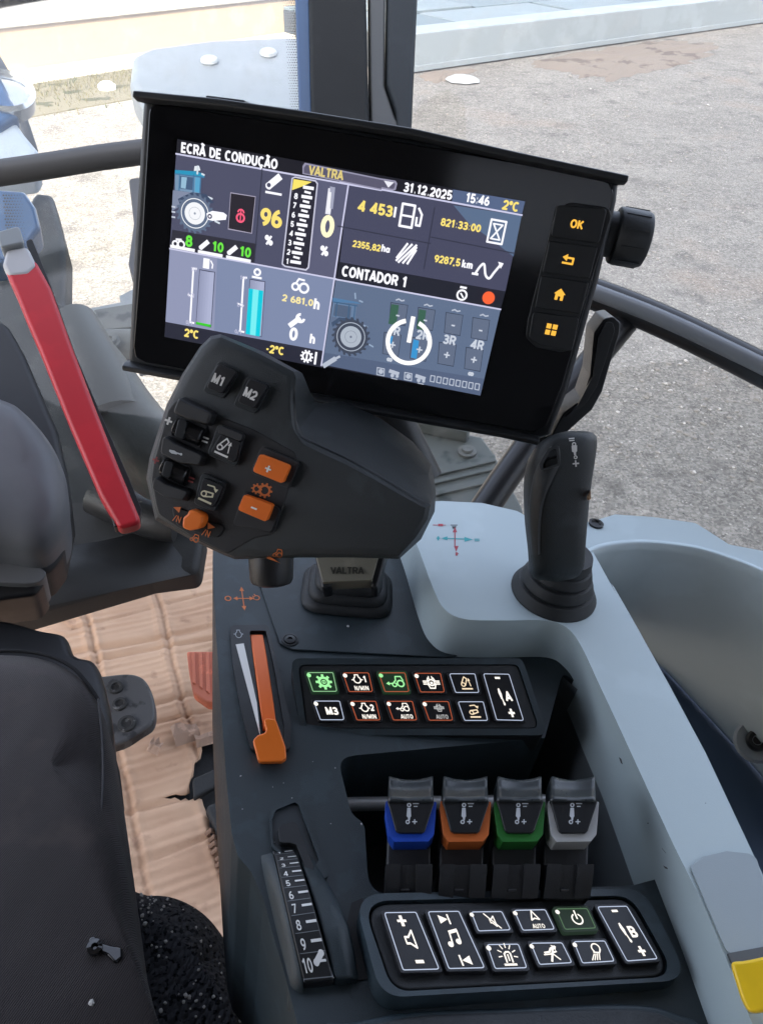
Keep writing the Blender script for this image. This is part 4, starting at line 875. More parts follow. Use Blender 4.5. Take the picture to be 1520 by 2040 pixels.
def i_nav(a): a.line([(0.05, .72), (-.22, -.02), (.06, .12), (.42, .02)], .1, True).text('AUTO', .1, -.50, .48, 'c', fit=1.0, bold=.17)
def i_power(a): a.ring(.08, -.03, .4, .11, 24, 115, 425).line([(.08, .62), (.08, .0)], .12)
def i_beacon(a):
    a.line([(-.14, -.4), (-.14, .16), (.0, .28), (.2, .28), (.28, .16), (.28, -.4)], .11).line([(.07, -.3), (.07, .1)], .09).line([(-.34, -.56), (.46, -.56)], .14)
    for k in range(7):
        t = R(-10 + k * 33); 
        a.line([(.07 + math.cos(t) * .42, .06 + math.sin(t) * .5), (.07 + math.cos(t) * .66, .06 + math.sin(t) * .78)], .07)
def i_tool(a): a.line([(-.5, .05), (-.1, .1), (.1, .35), (.5, .5)], .14).line([(-.22, -.6), (.3, .4)], .15).line([(-.6, -.1), (.1, -.05), (.5, -.5)], .1).poly([(.2, .62), (.6, .5), (.42, .18)]).line([(.05, .0), (.45, .12)], .12)
def i_work(a): a.ring(.25, .26, .32, .1, 20, -40, 230).line([(.02, .02), (-.05, -.05), (.4, -.1), (.56, .12)], .1); [a.line([(-.08 + k * .14, -.18), (-.42 + k * .2, -.62)], .08) for k in range(4)]
def txt(t, x=.16, y=-.05, s=.86): return lambda a: a.text(t, x, y, s, 'c', fit=.98)
def make_key(fr, q, label, icon, parent, frame_m, icon_m, led=None, body=None, hgt=.0028, long=False, name='key'):
    pts = fr.px(q, hgt); o = rpoly(inset(pts, -.0012), .0014, 3)
    kb = MB().prism(fr, o, 0.0002, hgt).build(name, body or key_m, parent, bevel=.0006, segs=3); kb['label'] = label
    fx = quadmap(fr, q); pl_ = [Vector(fr.loc(*p, hgt)) for p in q]
    a = Art(); rr = rpoly([tuple(p) for p in pl_], .0012, 3); ii = inset(rr, .00046)
    k = len(rr); a.v = [(*p, 0) for p in rr] + [(*p, 0) for p in ii]; a.f = [(i, (i + 1) % k, k + (i + 1) % k, k + i) for i in range(k)]
    if frame_m: a.build('key_border', lambda x, y, z: fr.w(x, y, hgt + z), frame_m, kb)
    c = sum(pl_, Vector((0, 0))) / 4; ex = ((pl_[1] + pl_[2]) - (pl_[0] + pl_[3])) / 4; ey = ((pl_[0] + pl_[1]) - (pl_[2] + pl_[3])) / 4
    asp = ex.length / ey.length
    def fn(x, y, z):
        x, y = ((x - .0) * 1.18 , y * 1.10) if long else ((x - .08) * 1.24 + .12, y * 1.22)
        p = c + ex * (x if long else x / asp) + ey * y; return fr.w(p.x, p.y, hgt + z)
    a = Art(); icon(a); a.build('icon', fn, icon_m, kb)
    if led:
        a = Art(); a.disc(-asp + .32, .56, .17, 14); a.build('indicator_light', fn, led, kb)
    return kb
def posef(c):                                # plane of a rectangle seen in the photo, by its corners
    import numpy as np
    A = []
    for (s, t), (x, y) in zip(((0, 0), (1, 0), (1, 1), (0, 1)), c):
        X = (x - IMW / 2) / FPX; Y = (y - IMH / 2) / FPX
        A.append([s, t, 1, 0, 0, 0, -X * s, -X * t, -X]); A.append([0, 0, 0, s, t, 1, -Y * s, -Y * t, -Y])
    h = np.linalg.svd(np.array(A))[2][-1].reshape(3, 3); h = h if h[2, 2] > 0 else -h
    u, v, o = (Vector([float(q) for q in h[:, i]]) for i in range(3)); return u, v, o
uu, vv, oo = posef([(610.4, 1339.4), (1013.9, 1342.6), (1043, 1436), (629, 1434.7)]); sc_ = .130 / uu.length
nn = uu.cross(vv).normalized(); nn = -nn if nn.z > 0 else nn
FU1 = Frame(C0 + cw(oo * sc_), cw(uu), cw(nn))
z6 = lambda p: zm((400, 1140), .4605, p)
up = thing('upper_key_pad', FU1.hit(830, 1390), 'sloped upper pad of eleven backlit keys with orange and green borders', 'key pad')
basep = z6([(390, 374), (1388, 374), (1500, 706), (432, 707)])
bp_ = FU1.px(basep)
hb = [Vector(p) for p in bp_]
# wedge body dropping to the recess
lo = []
for a, b in bp_:
    p = FU1.w(a, b, -.003); lo.append(p - NA * ((p - FDK.O).dot(NA) + .095))
rp = rpoly(bp_, .0055, 5); 
top_ = [FU1.w(a, b, -.001) for a, b in rp]; low_ = [p - NA * ((p - FDK.O).dot(NA) + .07) + cw((0, 0, .01)) for p in top_]
MB().loft([low_, top_]).build('wedge_body', blk_m, up, bevel=.002, segs=3, fix=True)
MB().prism(FU1, rpoly(inset(bp_, .0045), .004, 4), -.0005, .0002).build('pad_face', mat('pad_rubber', (.014, .016, .018), .5, .3, 2600, .2, 40), up, bevel=.0004)
fr_ = rpoly(bp_, .0055, 6); fi = rpoly(inset(bp_, .0040), .0045, 6)
MB().prism(FU1, fr_, -.0015, .0010, holes=[fi[::-1]]).build('pad_rim', deck_m, up, bevel=.0007, segs=3)
def q4(x, y, w, dx, h): return z6([(x, y), (x + w, y), (x + w + dx - 2, y + h), (x + dx + 8, y + h)])
K1 = [(457, 433, 116, 'key with glowing green gear symbol', i_gear, g_gf, g_g, g_g, key_g), (613, 434, 114, 'key reading 1 N/MIN with engine symbol', lambda a: i_engine(a, '1', 'N/MIN'), g_o, g_w, g_w, None),
      (768, 434, 116, 'key with glowing green tractor symbol', lambda a: i_tractor(a, .95, .15, .0), g_o, g_g, g_g, key_g), (922, 436, 115, 'key with white axle lock symbol', lambda a: i_diff(a, 1.05), g_o, g_w, g_w, None), (1073, 438, 113, 'key with raise linkage symbol', i_arm_up, g_f, g_c, None, None)]
for x, y, w, lb, ic, fm_, im_, led, bd in K1: make_key(FU1, q4(x, y, w, 20, 84), lb, ic, up, fm_, im_, led, bd)
K2 = [(487, 556, 115, 'key reading M3', txt('M3'), g_f, g_w), (645, 557, 113, 'key reading 2 N/MIN with engine symbol', lambda a: i_engine(a, '2', 'N/MIN'), g_o, g_w), (802, 557, 114, 'key reading AUTO with tractor symbol', lambda a: (i_tractor(a, .72, .15, .25), a.text('AUTO', .2, -.50, .50, 'c', fit=1.0, bold=.17)), g_o, g_w),
      (957, 558, 114, 'key reading AUTO with axle symbol', lambda a: (i_diff(a, .66, .12, .26), a.text('AUTO', .15, -.50, .50, 'c', fit=1.0, bold=.17)), g_o, g_fg), (1110, 559, 112, 'key with lower linkage symbol', i_arm_dn, g_f, g_c)]
for i, (x, y, w, lb, ic, fm_, im_) in enumerate(K2): make_key(FU1, q4(x, y, w, 22, 84), lb, ic, up, fm_, im_, g_w if i < 4 else None)
make_key(FU1, z6([(1220, 438), (1333, 440), (1397, 643), (1278, 640)]), 'tall key with minus, cylinder A and plus', lambda a: i_cylA(a, 'A'), up, g_f, g_w, long=True)

uu, vv, oo = posef([(764.5, 1817.7), (1248, 1804.8), (1310, 1911), (802, 1933)]); sc_ = .130 / uu.length
nn = uu.cross(vv).normalized(); nn = -nn if nn.z > 0 else nn
FL1 = Frame(C0 + cw(oo * sc_), cw(uu), (cw(nn) + NA * .5).normalized())
z8 = lambda p: zm((700, 1500), .4605, p)
lp = thing('lower_key_pad', FL1.hit(1030, 1870), 'lower pad of white backlit keys for volume, media and lights', 'key pad')
rimo = FL1.px(z8([(8, 612), (1262, 588), (1462, 985), (128, 1062)]))
rimi = FL1.px(z8([(44, 644), (1206, 619), (1404, 970), (176, 1036)]))
ro = rpoly(rimo, .013, 8); ri = rpoly(rimi, .011, 8)
MB().prism(FL1, ro, -.035, .0006, holes=[ri[::-1]]).build('raised_rim', mat('rim_slate', (.028, .046, .058), .45, .2, 2600, .2, 60), lp, bevel=.0022, segs=4)
MB().prism(FL1, rpoly(inset(rimi, .0009), .0105, 8), -.01, -.0004).build('pad_face', mat('pad_rubber', (.014, .016, .018), .5, .3, 2600, .2, 40), lp, bevel=.0012, segs=3)
LK = [('tall key with plus, speaker and minus', i_vol, [(140, 690), (280, 688), (382, 938), (222, 942)], True, g_f, None), ('tall key with note and skip arrows', i_music, [(328, 686), (465, 684), (578, 932), (420, 936)], True, g_f, None),
      ('mute key with crossed speaker', i_mute, [(515, 687), (650, 685), (690, 768), (548, 773)], False, g_f, g_w), ('key reading AUTO with arrowhead', i_nav, [(700, 680), (838, 677), (880, 765), (740, 770)], False, g_f, g_w),
      ('dark green power key', i_power, [(882, 674), (1018, 672), (1058, 760), (922, 766)], False, g_dg, g_w), ('key with flashing beacon symbol', i_beacon, [(583, 828), (722, 826), (760, 932), (620, 936)], False, g_f, g_w),
      ('key with crossed tool symbol', i_tool, [(772, 822), (910, 820), (955, 910), (812, 918)], False, g_f, g_w), ('key with work light symbol', i_work, [(958, 815), (1095, 812), (1138, 903), (997, 912)], False, g_f, g_w),
      ('tall key with minus, cylinder B and plus', lambda a: i_cylA(a, 'B'), [(1060, 665), (1190, 662), (1325, 893), (1190, 903)], True, g_f, None)]
for lb, ic, q, lg, fm_, led in LK: make_key(FL1, z8(q), lb, ic, lp, fm_, g_w, led, glow('dim_green_key', (34, 48, 38), 1) if 'green' in lb else None, .0034, lg)

# ------------------------------------------------------------------ thumb wheel with the numbered scale
wlh = thing('depth_wheel', FDK.hit(600, 1830), 'black thumb wheel with a white scale from 1 to 10', 'thumb wheel')
WL = [(543, 1694, 582, 1690), (549, 1712, 594, 1707), (555, 1738, 603, 1733), (563, 1772, 614, 1766), (573, 1814, 626, 1806), (583, 1858, 638, 1850), (594, 1904, 651, 1897), (606, 1957, 666, 1951)]
WH = [.0006, .0050, .0090, .0122, .0136, .0128, .0104, .0066]
def wrow(t):
    f = t * 7; i = min(6, int(f)); f -= i; w_ = [WL[i][k] * (1 - f) + WL[i + 1][k] * f for k in range(4)]
    return w_, WH[i] * (1 - f) + WH[i + 1] * f
rows = []
for k in range(29):
    w_, h = wrow(k / 28); rows.append([FDK.hit(w_[0], w_[1], h) - NA * .03, FDK.hit(w_[0], w_[1], h), FDK.hit(w_[2], w_[3], h), FDK.hit(w_[2], w_[3], h) - NA * .03])
MB().loft(rows).build('drum', blk_m, wlh, bevel=.001, fix=True)
def wmap(u, t, z=.0):
    w_, h = wrow(t); return FDK.hit(w_[0] + (w_[2] - w_[0]) * u, w_[1] + (w_[3] - w_[1]) * u, h) + NA * z
ymark = [1701, 1712, 1725, 1741, 1760, 1783, 1809, 1842, 1880, 1922]
def ty(y):
    lo_, hi_ = 0, 1
    for _ in range(30):
        m0 = (lo_ + hi_) / 2; w_, h = wrow(m0)
        if (w_[1] + w_[3]) / 2 + (-1 if 0 else 0) < y: lo_ = m0
        else: hi_ = m0
    return lo_
aw, ag = Art(), Art()
for i, y in enumerate(ymark):
    t = ty(y - 4); hgt_ = max(.0085, .05 * (i + 1) / 10) 
    if i < 9:
        aw.poly([(.56, t - .004 - .0008 * i), (.94, t - .004 - .0008 * i), (.94, t + .004 + .0006 * i), (.56, t + .004 + .0006 * i)])
        t2 = (t + ty((ymark[i + 1] + y) / 2 - 4)) / 2 + .01 + .003 * i
        ag.poly([(.08, t2 - .002), (.96, t2 - .002), (.96, t2 + .003), (.08, t2 + .003)])  # moulded lines; their ridge shading is painted as grey strokes
    else: aw.poly([(.5, t - .012), (.9, t - .012), (.9, t + .002), (.5, t + .002)])
    vs, fs = textmesh(str(i + 1)); k = len(aw.v); aw.k += 1; sz = .028 + .0078 * i * 1.15; x0 = (min(v[0] for v in vs) + max(v[0] for v in vs)) / 2
    aw.v += [((.27 if i < 9 else .24) + (v[0] - x0) * .38, t + .012 - (v[1] - .35) * sz * 1.05, aw.k) for v in vs]; aw.f += [tuple(j + k for j in f) for f in fs]
aw.disc(.56, .905, .10, 14, .021).disc(.80, .858, .10, 14, .021).poly([(.47, .897), (.72, .850), (.89, .866), (.65, .914)])
for nm_, A_, m_a in (('scale_numbers', aw, prt_w), ('scale_lines', ag, mat('dim_line', (.16, .17, .18), .6))):
    A_.build(nm_, lambda x, y, z: wmap(x, y, z), m_a, wlh, lift=.0003)
a_ = Art(); a_.line([(0.01, .03), (.01, .99)], .022).line([(.99, .03), (.99, .99)], .022); a_.line([(0, .985), (1, .985)], .006)
a_.build('scale_edge', lambda x, y, z: wmap(x, y, z), mat('dim_line', (.16, .17, .18), .6), wlh, lift=.0002)
# housing round the wheel
hs_r = [(590, 1688, 640, 1720), (606, 1733, 650, 1752), (617, 1766, 662, 1770), (630, 1806, 680, 1806), (642, 1850, 697, 1848), (655, 1897, 707, 1893), (668, 1951, 716, 1950)]
hh = [.0005, .0055, .0085, .0112, .0118, .0098, .0064]
rows = []
for k, (x0, y0, x1, y1) in enumerate(hs_r):
    h = hh[k]; rows.append([FDK.hit(x0, y0, h) - NA * .03, FDK.hit(x0, y0, h), FDK.hit((x0 * .35 + x1 * .65), (y0 * .35 + y1 * .65), h), FDK.hit(x1, y1, h - .003), FDK.hit(x1, y1, h - .003) - NA * .03])
rs = []
for j in range(len(rows) - 1):
    for f in (0, .5): rs.append([a.lerp(b, f) for a, b in zip(rows[j], rows[j + 1])])
rs.append(rows[-1])
MB().loft(rs).build('side_guard', deck_m, arm, bevel=.0018, segs=4, fix=True)
rows = []
for k in range(15):
    w_, h = wrow(.05 + .95 * k / 14); t = k / 14
    rows.append([FDK.hit(w_[0] - 34, w_[1] + 6, -.002), FDK.hit(w_[0] - 20, w_[1] + 3, h * .42), FDK.hit(w_[0] - 8, w_[1], h * .86), FDK.hit(w_[0] - 2, w_[1], h * .9), FDK.hit(w_[0] - 2, w_[1], h * .9) - NA * .03])
rows.append([p - NA * ((p - FDK.O).dot(NA) + .001) + cw((0, .012, 0)) for p in rows[-1][:4]] + [rows[-1][4]])
MB().loft(rows, closed=False).build('flank', deck_m, arm, fix=True, sharp=70)
MB().prism(FDK, FDK.px([(664, 1956), (700, 1800), (722, 1790), (745, 1940), (736, 1952)]), .0004, .0006).build('well_shade', mat('well_black', (.004, .004, .005), .6), arm, smooth=False)  # flat sheet on the deck; the hollow's shade is put into its colour
# raised window frame at the wheel's far end
fo = rpoly(FDK.px([(537, 1632), (545, 1612), (590, 1596), (600, 1604), (655, 1752), (632, 1758), (610, 1756), (540, 1690)]), .003)
fi = rpoly(FDK.px([(541, 1640), (549, 1618), (588, 1602), (595, 1608), (636, 1722), (602, 1740), (600, 1735), (545, 1688)]), .003)
MB().prism(FDK, fo, .0, .0022, holes=[fi[::-1]]).build('wheel_window_frame', deck_m, arm, bevel=.0008, segs=3)
MB().prism(FDK, fi, .0001, .0005).build('wheel_window', mat('deck_dark', (.013, .018, .022), .45, .2, 2600), arm)
MB().prism(FDK, rpoly(FDK.px([(554, 1660), (560, 1652), (584, 1645), (592, 1652), (625, 1738), (612, 1752), (590, 1692), (577, 1688), (556, 1688)]), .002), .0005, .0045).build('wheel_stop', blk_m, arm, bevel=.0008)
# lower front pad of the armrest
FCP = TF(HD + .001)
MB().prism(FCP, [tuple(v) for v in spline(FCP.px([(640, 2060), (700, 2040), (830, 2018), (1000, 2012), (1200, 2004), (1290, 2008), (1345, 2024), (1400, 2060), (1480, 2260), (700, 2260)]), 5, True)], -.01, .003).build('pad_border', mat('rim_slate', (.028, .046, .058), .45), arm, bevel=.002, segs=4)
MB().prism(FCP, [tuple(v) for v in spline(FCP.px([(660, 2068), (720, 2050), (835, 2029), (1000, 2022), (1200, 2015), (1285, 2019), (1330, 2034), (1385, 2070), (1460, 2260), (720, 2260)]), 5, True)], .0, .0042).build('elbow_pad', mat('elbow_pad_vinyl', (.045, .05, .055), .7, .4, 900, .15, 30), arm, bevel=.002)
# ------------------------------------------------------------------ four hydraulic levers
MB().tube([TF(HD - .030).hit(640, 1603), TF(HD - .030).hit(1092, 1596)], .0042, 12).build('steel_rod', steel_m, arm)
z8s = z8
FLV = camframe(985, 1610, .400, (.02, -.62, -.78))
def lever(dx, label, cm):
    P = lambda pts: [FLV.loc(x + dx, y) for x, y in z8(pts)]
    lv = thing('hydraulic_lever', FLV.hit(*[v for v in (820 + dx, 1610)]), label, 'lever', 'hydraulic levers in a row in the console recess')
    fp = rpoly(P([(152, 205), (362, 205), (352, 235), (318, 338), (306, 348), (206, 348), (192, 338), (164, 235)]), .0016, 4)
    MB().prism(FLV, fp, -.010, .0008).build('face_plate', mat('lever_black', (.010, .011, .013), .36, .1, 2200, .2, 60), lv, bevel=.0008, segs=3)
    # saddle-shaped thumb rest; its highlights are put into a paler base colour
    rows = []
    for t, c, y in ((0, .0008, 214), (.08, .0026, 206), (.18, .0030, 196), (.32, .0008, 182), (.5, -.0035, 160), (.68, -.0060, 136), (.82, -.0062, 116), (.92, -.0072, 102), (1.0, -.0105, 96)):
        xl, xr = 152 + 6 * t, 362 - 4 * t; row = []; u0, v0 = FLV.loc(z8([(xl, y)])[0][0] + dx, z8([(xl, y)])[0][1], c); u1, v1 = FLV.loc(z8([(xr, y)])[0][0] + dx, z8([(xr, y)])[0][1], c)
        for k in range(17):
            s_ = k / 16; e = math.sin(math.pi * s_) ** .8; ear = max(0, 1 - min(s_, 1 - s_) / .09)
            dz = -.0028 * e * min(1, t * 1.6); dv = -.0016 * e * max(0, t - .45) * 1.8
            row.append(FLV.w(u0 + (u1 - u0) * s_ + (.0006 * ear if s_ < .5 else -.0006 * ear) * ear, v0 + (v1 - v0) * s_ + dv, c + dz - .0020 * ear ** 2))
        rows.append([FLV.w(u0 + .0008, v0 - .002, c - .020)] + row + [FLV.w(u1 - .0008, v1 - .002, c - .020)])
    MB().loft(rows, closed=False).build('thumb_rest', mat('lever_lit_black', (.034, .040, .043), .28, .12, 2200, .25, 60), lv, fix=True, sharp=75)
    co = rpoly(P([(149, 206), (158, 204), (170, 232), (198, 336), (210, 344), (304, 343), (312, 334), (350, 230), (360, 205), (369, 210), (358, 350), (334, 380), (184, 382), (162, 350), (146, 240)]), [.001] * 15, 3)
    MB().prism(FLV, co, -.016, -.0012).build('coloured_collar', cm, lv, bevel=.0010, segs=3)
    st = P([(160, 300), (355, 300), (352, 420), (348, 600), (150, 600), (155, 430)])
    MB().prism(FLV, rpoly(st, .002), -.035, -.016).build('stalk', mat('stalk_black', (.012, .0125, .014), .5, .2, 1800), lv, bevel=.002)
    rows = []
    for k in range(10):
        t = k / 9; an = t * 1.35; y = 455 + 150 * t
        c = -.004 - .010 * (1 - math.cos(an)) + (-.010 if k == 0 else 0)
        l_, r_q = P([(150 - 4 * t, y), (354 - 2 * t, y)]); m1, m2 = P([(212, y), (282, y)])
        rows.append([FLV.w(*l_, c - .03), FLV.w(*l_, c), FLV.w(*m1, c), FLV.w(*m1, c - .0016), FLV.w(*m2, c - .0016), FLV.w(*m2, c), FLV.w(*r_q, c), FLV.w(*r_q, c - .03)])
    MB().loft(rows, closed=False).build('dust_cover', mat('stalk_black', (.012, .0125, .014), .5, .2, 1800), lv, fix=True, sharp=25)
    MB().prism(FLV, P([(216, 566), (256, 564), (256, 576), (216, 578)]), -.020, -.010).build('catch', mat('catch_black', (.03, .03, .033), .4), lv, bevel=.0006)
    a = Art(); fx = lambda x, y, z: FLV.w(*FLV.loc(700 + dx + x * .4605, 1500 + y * .4605), .0008 + z)
    a.ring(249, 228, 7, 5, 14).poly([(241, 240), (256, 240), (258, 276), (254, 282), (252, 294), (246, 294), (244, 282), (238, 276)]).ring(243, 301, 7, 5, 14)
    a.line([(264, 300), (282, 300)], 5).line([(273, 291), (273, 309)], 5).line([(266, 222), (290, 222)], 4).line([(270, 234), (284, 234)], 4)
    a.build('cylinder_symbol', fx, prt_g, lv)
for dx, lb, c in ((0, 'hydraulic lever with a blue collar, nearest the numbered wheel', (.008, .06, .42)), (109, 'hydraulic lever with an orange collar between the blue and green ones', (.55, .13, .025)), (217, 'hydraulic lever with a green collar between the orange and grey ones', (.02, .16, .025)), (324, 'hydraulic lever with a pale grey collar beside the recess wall', (.42, .42, .41))):
    lever(dx, lb, mat(lb.split(' collar')[0].split()[-1] + '_collar', c, .4, .08, 1500, .08, 40))

# ------------------------------------------------------------------ right joystick
FJ = camframe(1110, 1030, .475, (-.10, -.30, -.95))
jy = thing('loader_joystick', FS2.hit(1100, 1185), 'slim upright dark grey joystick on the pale shell right of the display', 'joystick')
base = FS2.hit(1102, 1180)
prof = [(.0305, -.001), (.0305, .0012), (.0298, .0024), (.0268, .0080), (.0246, .0086), (.0256, .0110), (.0250, .0130), (.0230, .0172), (.0210, .0178), (.0220, .0205), (.0214, .0224), (.0200, .0262), (.0184, .0268), (.0190, .0300), (.0180, .036)]
MB().lathe(base, NA, prof, 48).build('rubber_boot', rub_m, jy, sharp=24)
# grip: horizontal slices from the boot up to the slanted head (left px, right px, y px, depth offset, thickness)
def gslice(xl, xr, y, d, th, sk=0, fl_=.35, ysk=0):
    L_, R_ = at(xl, y, d), at(xr, y + ysk, d); U = (R_ - L_); Wd = U.length; U.normalize(); N_ = cw((0, -.25, -1)).normalized(); N_ = (N_ - U * N_.dot(U)).normalized(); c = (L_ + R_) / 2
    out = []
    for k in range(40):
        t = 2 * math.pi * k / 40; ct, st_ = math.cos(t), math.sin(t); e = .62
        x = abs(ct) ** e * (1 if ct > 0 else -1); z = abs(st_) ** (e + .12) * (1 if st_ > 0 else -1)
        out.append(c + U * (x * Wd / 2) + N_ * (z * th / 2 * (1 - .25 * x * sk)))
    return out
GS = [(1056, 1160, 1160, .498, .032, 0), (1055, 1161, 1110, .487, .034, 0), (1053, 1163, 1080, .482, .036, .2), (1048, 1166, 1040, .477, .040, .3), (1046, 1170, 990, .471, .043, .4), (1046, 1176, 950, .466, .044, .4), (1050, 1180, 925, .463, .044, .4), (1056, 1183, 905, .461, .042, .4), (1066, 1185, 890, .460, .039, .4), (1088, 1184, 878, .461, .032, .4), (1115, 1180, 870, .463, .022, .4), (1132, 1172, 867, .465, .010, .4)]
MB().loft([gslice(*g) for g in GS]).build('grip', grip_m, jy, subsurf=1, fix=True, sharp=180)
bpy.context.view_layer.update(); _e = bpy.data.objects['grip'].evaluated_get(bpy.context.evaluated_depsgraph_get()); _r = ray(1095, 912).normalized()
_i = bpy.data.objects['grip'].matrix_world.inverted(); _ok, _p, _nn, _ = _e.ray_cast(_i @ C0, _i.to_3x3() @ _r)
_p = bpy.data.objects['grip'].matrix_world @ _p; FJF = Frame(_p + _nn * .0034, cw((1, 0, 0)), (_nn.normalized() + cw((-.2, -.3, -1)) * .8).normalized())
MB().prism(FJF, rpoly(FJF.px([(1076, 938), (1074, 925), (1092, 893), (1112, 886), (1116, 928)]), .0015), -.004, .0012, holes=[rpoly(FJF.px([(1082, 934), (1081, 924), (1096, 898), (1108, 893), (1111, 924)]), .0008)[::-1]]).build('switch_frame', mat('switch_frame_grey', (.030, .033, .035), .45), jy, bevel=.0006)
MB().prism(FJF, FJF.px([(1080, 936), (1079, 922), (1095, 896), (1110, 890), (1113, 926)]), -.003, -.0024).build('switch_well', mat('well_black', (.004, .004, .005), .6), jy, smooth=False)
MB().prism(FJF, rpoly(FJF.px([(1088, 912), (1094, 900), (1108, 896), (1110, 908)]), .001), -.003, .0016).build('slider', mat('slider_black', (.02, .022, .024), .25), jy, bevel=.0008)
MB().prism(FJF, rpoly(FJF.px([(1083, 932), (1086, 918), (1110, 912), (1111, 924)]), .001), -.0028, -.001).build('slider', mat('slider_black', (.02, .022, .024), .25), jy, bevel=.0006)
_gi = bpy.data.objects['grip'].matrix_world.inverted()
def ongrip(x, y, c):
    for dx in (0, 2, 4, 7, 11):
        ok, p, nr, _ = _e.ray_cast(_gi @ C0, _gi.to_3x3() @ ray(x + dx, y).normalized())
        if ok: return bpy.data.objects['grip'].matrix_world @ p + nr * c - ray(x, y).normalized() * .0002
    return at(x, y, .46)
rows = []
for y, xl, xr in ((889, 1096, 1113), (897, 1088, 1116), (908, 1079, 1117), (925, 1069, 1117), (945, 1061, 1107), (965, 1057, 1097), (985, 1054, 1088), (1010, 1052, 1081), (1050, 1053, 1077), (1104, 1058, 1076)):
    rows.append([ongrip(xl, y, -.0004)] + [ongrip(xl + (xr - xl) * k / 6, y, .0011) for k in range(1, 6)] + [ongrip(xr, y, -.0004)])
MB().loft(rows, closed=False).build('side_plate', mat('side_plate_grey', (.045, .050, .053), .42, .2, 2400, .2, 40), jy, fix=True, sharp=50)
FJP = camframe(1145, 905, .4385, (.05, -.32, -.95))
a = Art(); fx = lambda x, y, z: FJP.w(*FJP.loc(x, y), z)
FJP2 = FJP
# the print follows the grip: each mark is dropped on the grip's surface
def build_on(art, ob, name, m, parent, lift=.0003):
    bpy.context.view_layer.update(); dg = bpy.context.evaluated_depsgraph_get(); e = ob.evaluated_get(dg); mw = ob.matrix_world; inv = mw.inverted(); cache = {}
    def fn(x, y, z):
        r = ray(x, y).normalized(); ok, p, nrm, _ = e.ray_cast(inv @ C0, inv.to_3x3() @ r)
        if not ok: return C0 + r * .45
        p = mw @ p; return p - r * z * 1.5
    return art.build(name, fn, m, parent, lift=lift)
grip_ob = bpy.data.objects['grip']; ORG['grip'] = ORG[jy.name]
a.line([(1133, 874), (1143, 873)], 2.2).line([(1134, 878), (1143, 877)], 2.2).ring(1143, 885, 3.2, 2.2, 12).poly([(1138, 888), (1149, 887), (1149, 899), (1147, 901), (1147, 907), (1143, 907), (1142, 901), (1139, 900)]).ring(1146, 911, 2.8, 2.2, 12).line([(1141, 924), (1152, 923)], 3).line([(1146, 918), (1147, 929)], 3)
build_on(a, grip_ob, 'printed_symbol', prt_w, jy)
a = Art(); a.line([(1074, 1115), (1110, 1113), (1160, 1113)], 1.1).line([(1048, 940), (1052, 1000), (1055, 1060), (1058, 1110)], 1.2).line([(1119, 930), (1108, 948), (1098, 967), (1089, 988), (1082, 1012), (1078, 1050), (1077, 1106)], 1.3)
build_on(a, grip_ob, 'seam_line', mat('seam_black', (.006, .007, .008), .5), jy, .0002)
rk = build_on(Art().poly([(1168, 990), (1176, 975), (1177, 994), (1170, 997)]), grip_ob, 'trigger_patch', mat('trigger_tan', (.35, .22, .13), .4), jy, .0006)  # small tan patch at the grip's right edge

# ------------------------------------------------------------------ main control joystick
z4 = lambda p: zm((280, 660), .408, p)
FM0 = camframe(540, 900, .405, (-.12, .10, -.99))
mj = thing('control_joystick', FDK.hit(690, 1190), 'large black control joystick grip with orange plus and minus keys', 'joystick')
front = [(345, 40), (395, 30), (570, 105), (745, 195), (758, 225), (752, 330), (758, 430), (772, 480), (810, 535), (900, 580), (1020, 635), (1150, 705), (1270, 775), (1375, 832), (1415, 848), (1400, 920), (1340, 1010), (1262, 1095), (1050, 1088), (770, 1090), (650, 1098), (462, 1100), (400, 1078), (240, 1000), (85, 905), (70, 850), (45, 720), (58, 630), (140, 370), (215, 220), (300, 85)]
back =  [(345, 24), (392, 14), (600, 100), (790, 205), (812, 255), (830, 300), (858, 345), (885, 352), (940, 342), (985, 338), (1050, 365), (1180, 430), (1330, 540), (1420, 650), (1442, 780), (1436, 880), (1370, 1015), (1262, 1112), (1050, 1105), (770, 1105), (650, 1112), (460, 1113), (396, 1088), (236, 1012), (74, 922), (58, 850), (30, 720), (45, 620), (128, 360), (205, 210), (290, 78)]
dep =   [.010, .010, .012, .014, .020, .030, 0.060, .072, .078, .080, .080, .078, .074, .064, .050, .036, .024, .018, .018, .018, .016, .012, .012, .012, .012, .012, .012, .012, .010, .010, .010]
F2 = FM0.px(z4(front)); Bk = z4(back)
n = len(F2)
def mk(t, dd):    # ring between front edge and silhouette edge
    out = []
    for i in range(n):
        a0 = FM0.w(*F2[i], 0); d0 = (a0 - C0).dot(cw((0, 0, 1))); b0 = at(*Bk[i], d0 + dep[i]); out.append(a0.lerp(b0, t) + cw((0, 0, dd)))
    return out
cen = sum((Vector(p) for p in F2), Vector((0, 0))) / n
fin = inset(F2, .0022); fin2 = inset(F2, .0045)
mid = []
r0 = mk(0, 0); r1 = mk(1, 0)
def bulge(t, k):
    out = []
    for i in range(n):
        p = r0[i].lerp(r1[i], t); out.append(p - FM0.N * 0 + (cw((0, -.4, -.9))) * (k * dep[i]))
    return out
back_in = []
for i in range(n):
    d0 = (r1[i] - C0).dot(cw((0, 0, 1))); c3 = sum(r1, Vector()) / n; back_in.append(r1[i].lerp(c3, .06) + cw((0, 0, .012)))
back_in2 = [p.lerp(sum(r1, Vector()) / n, .25) + cw((0, 0, .022)) for p in r1]
rings = [[FM0.w(*p, .0012) for p in fin2], [FM0.w(*p, .0008) for p in fin], bulge(.03, -.0), bulge(.28, .02), bulge(.62, .04), bulge(.9, .03), r1, back_in, back_in2]
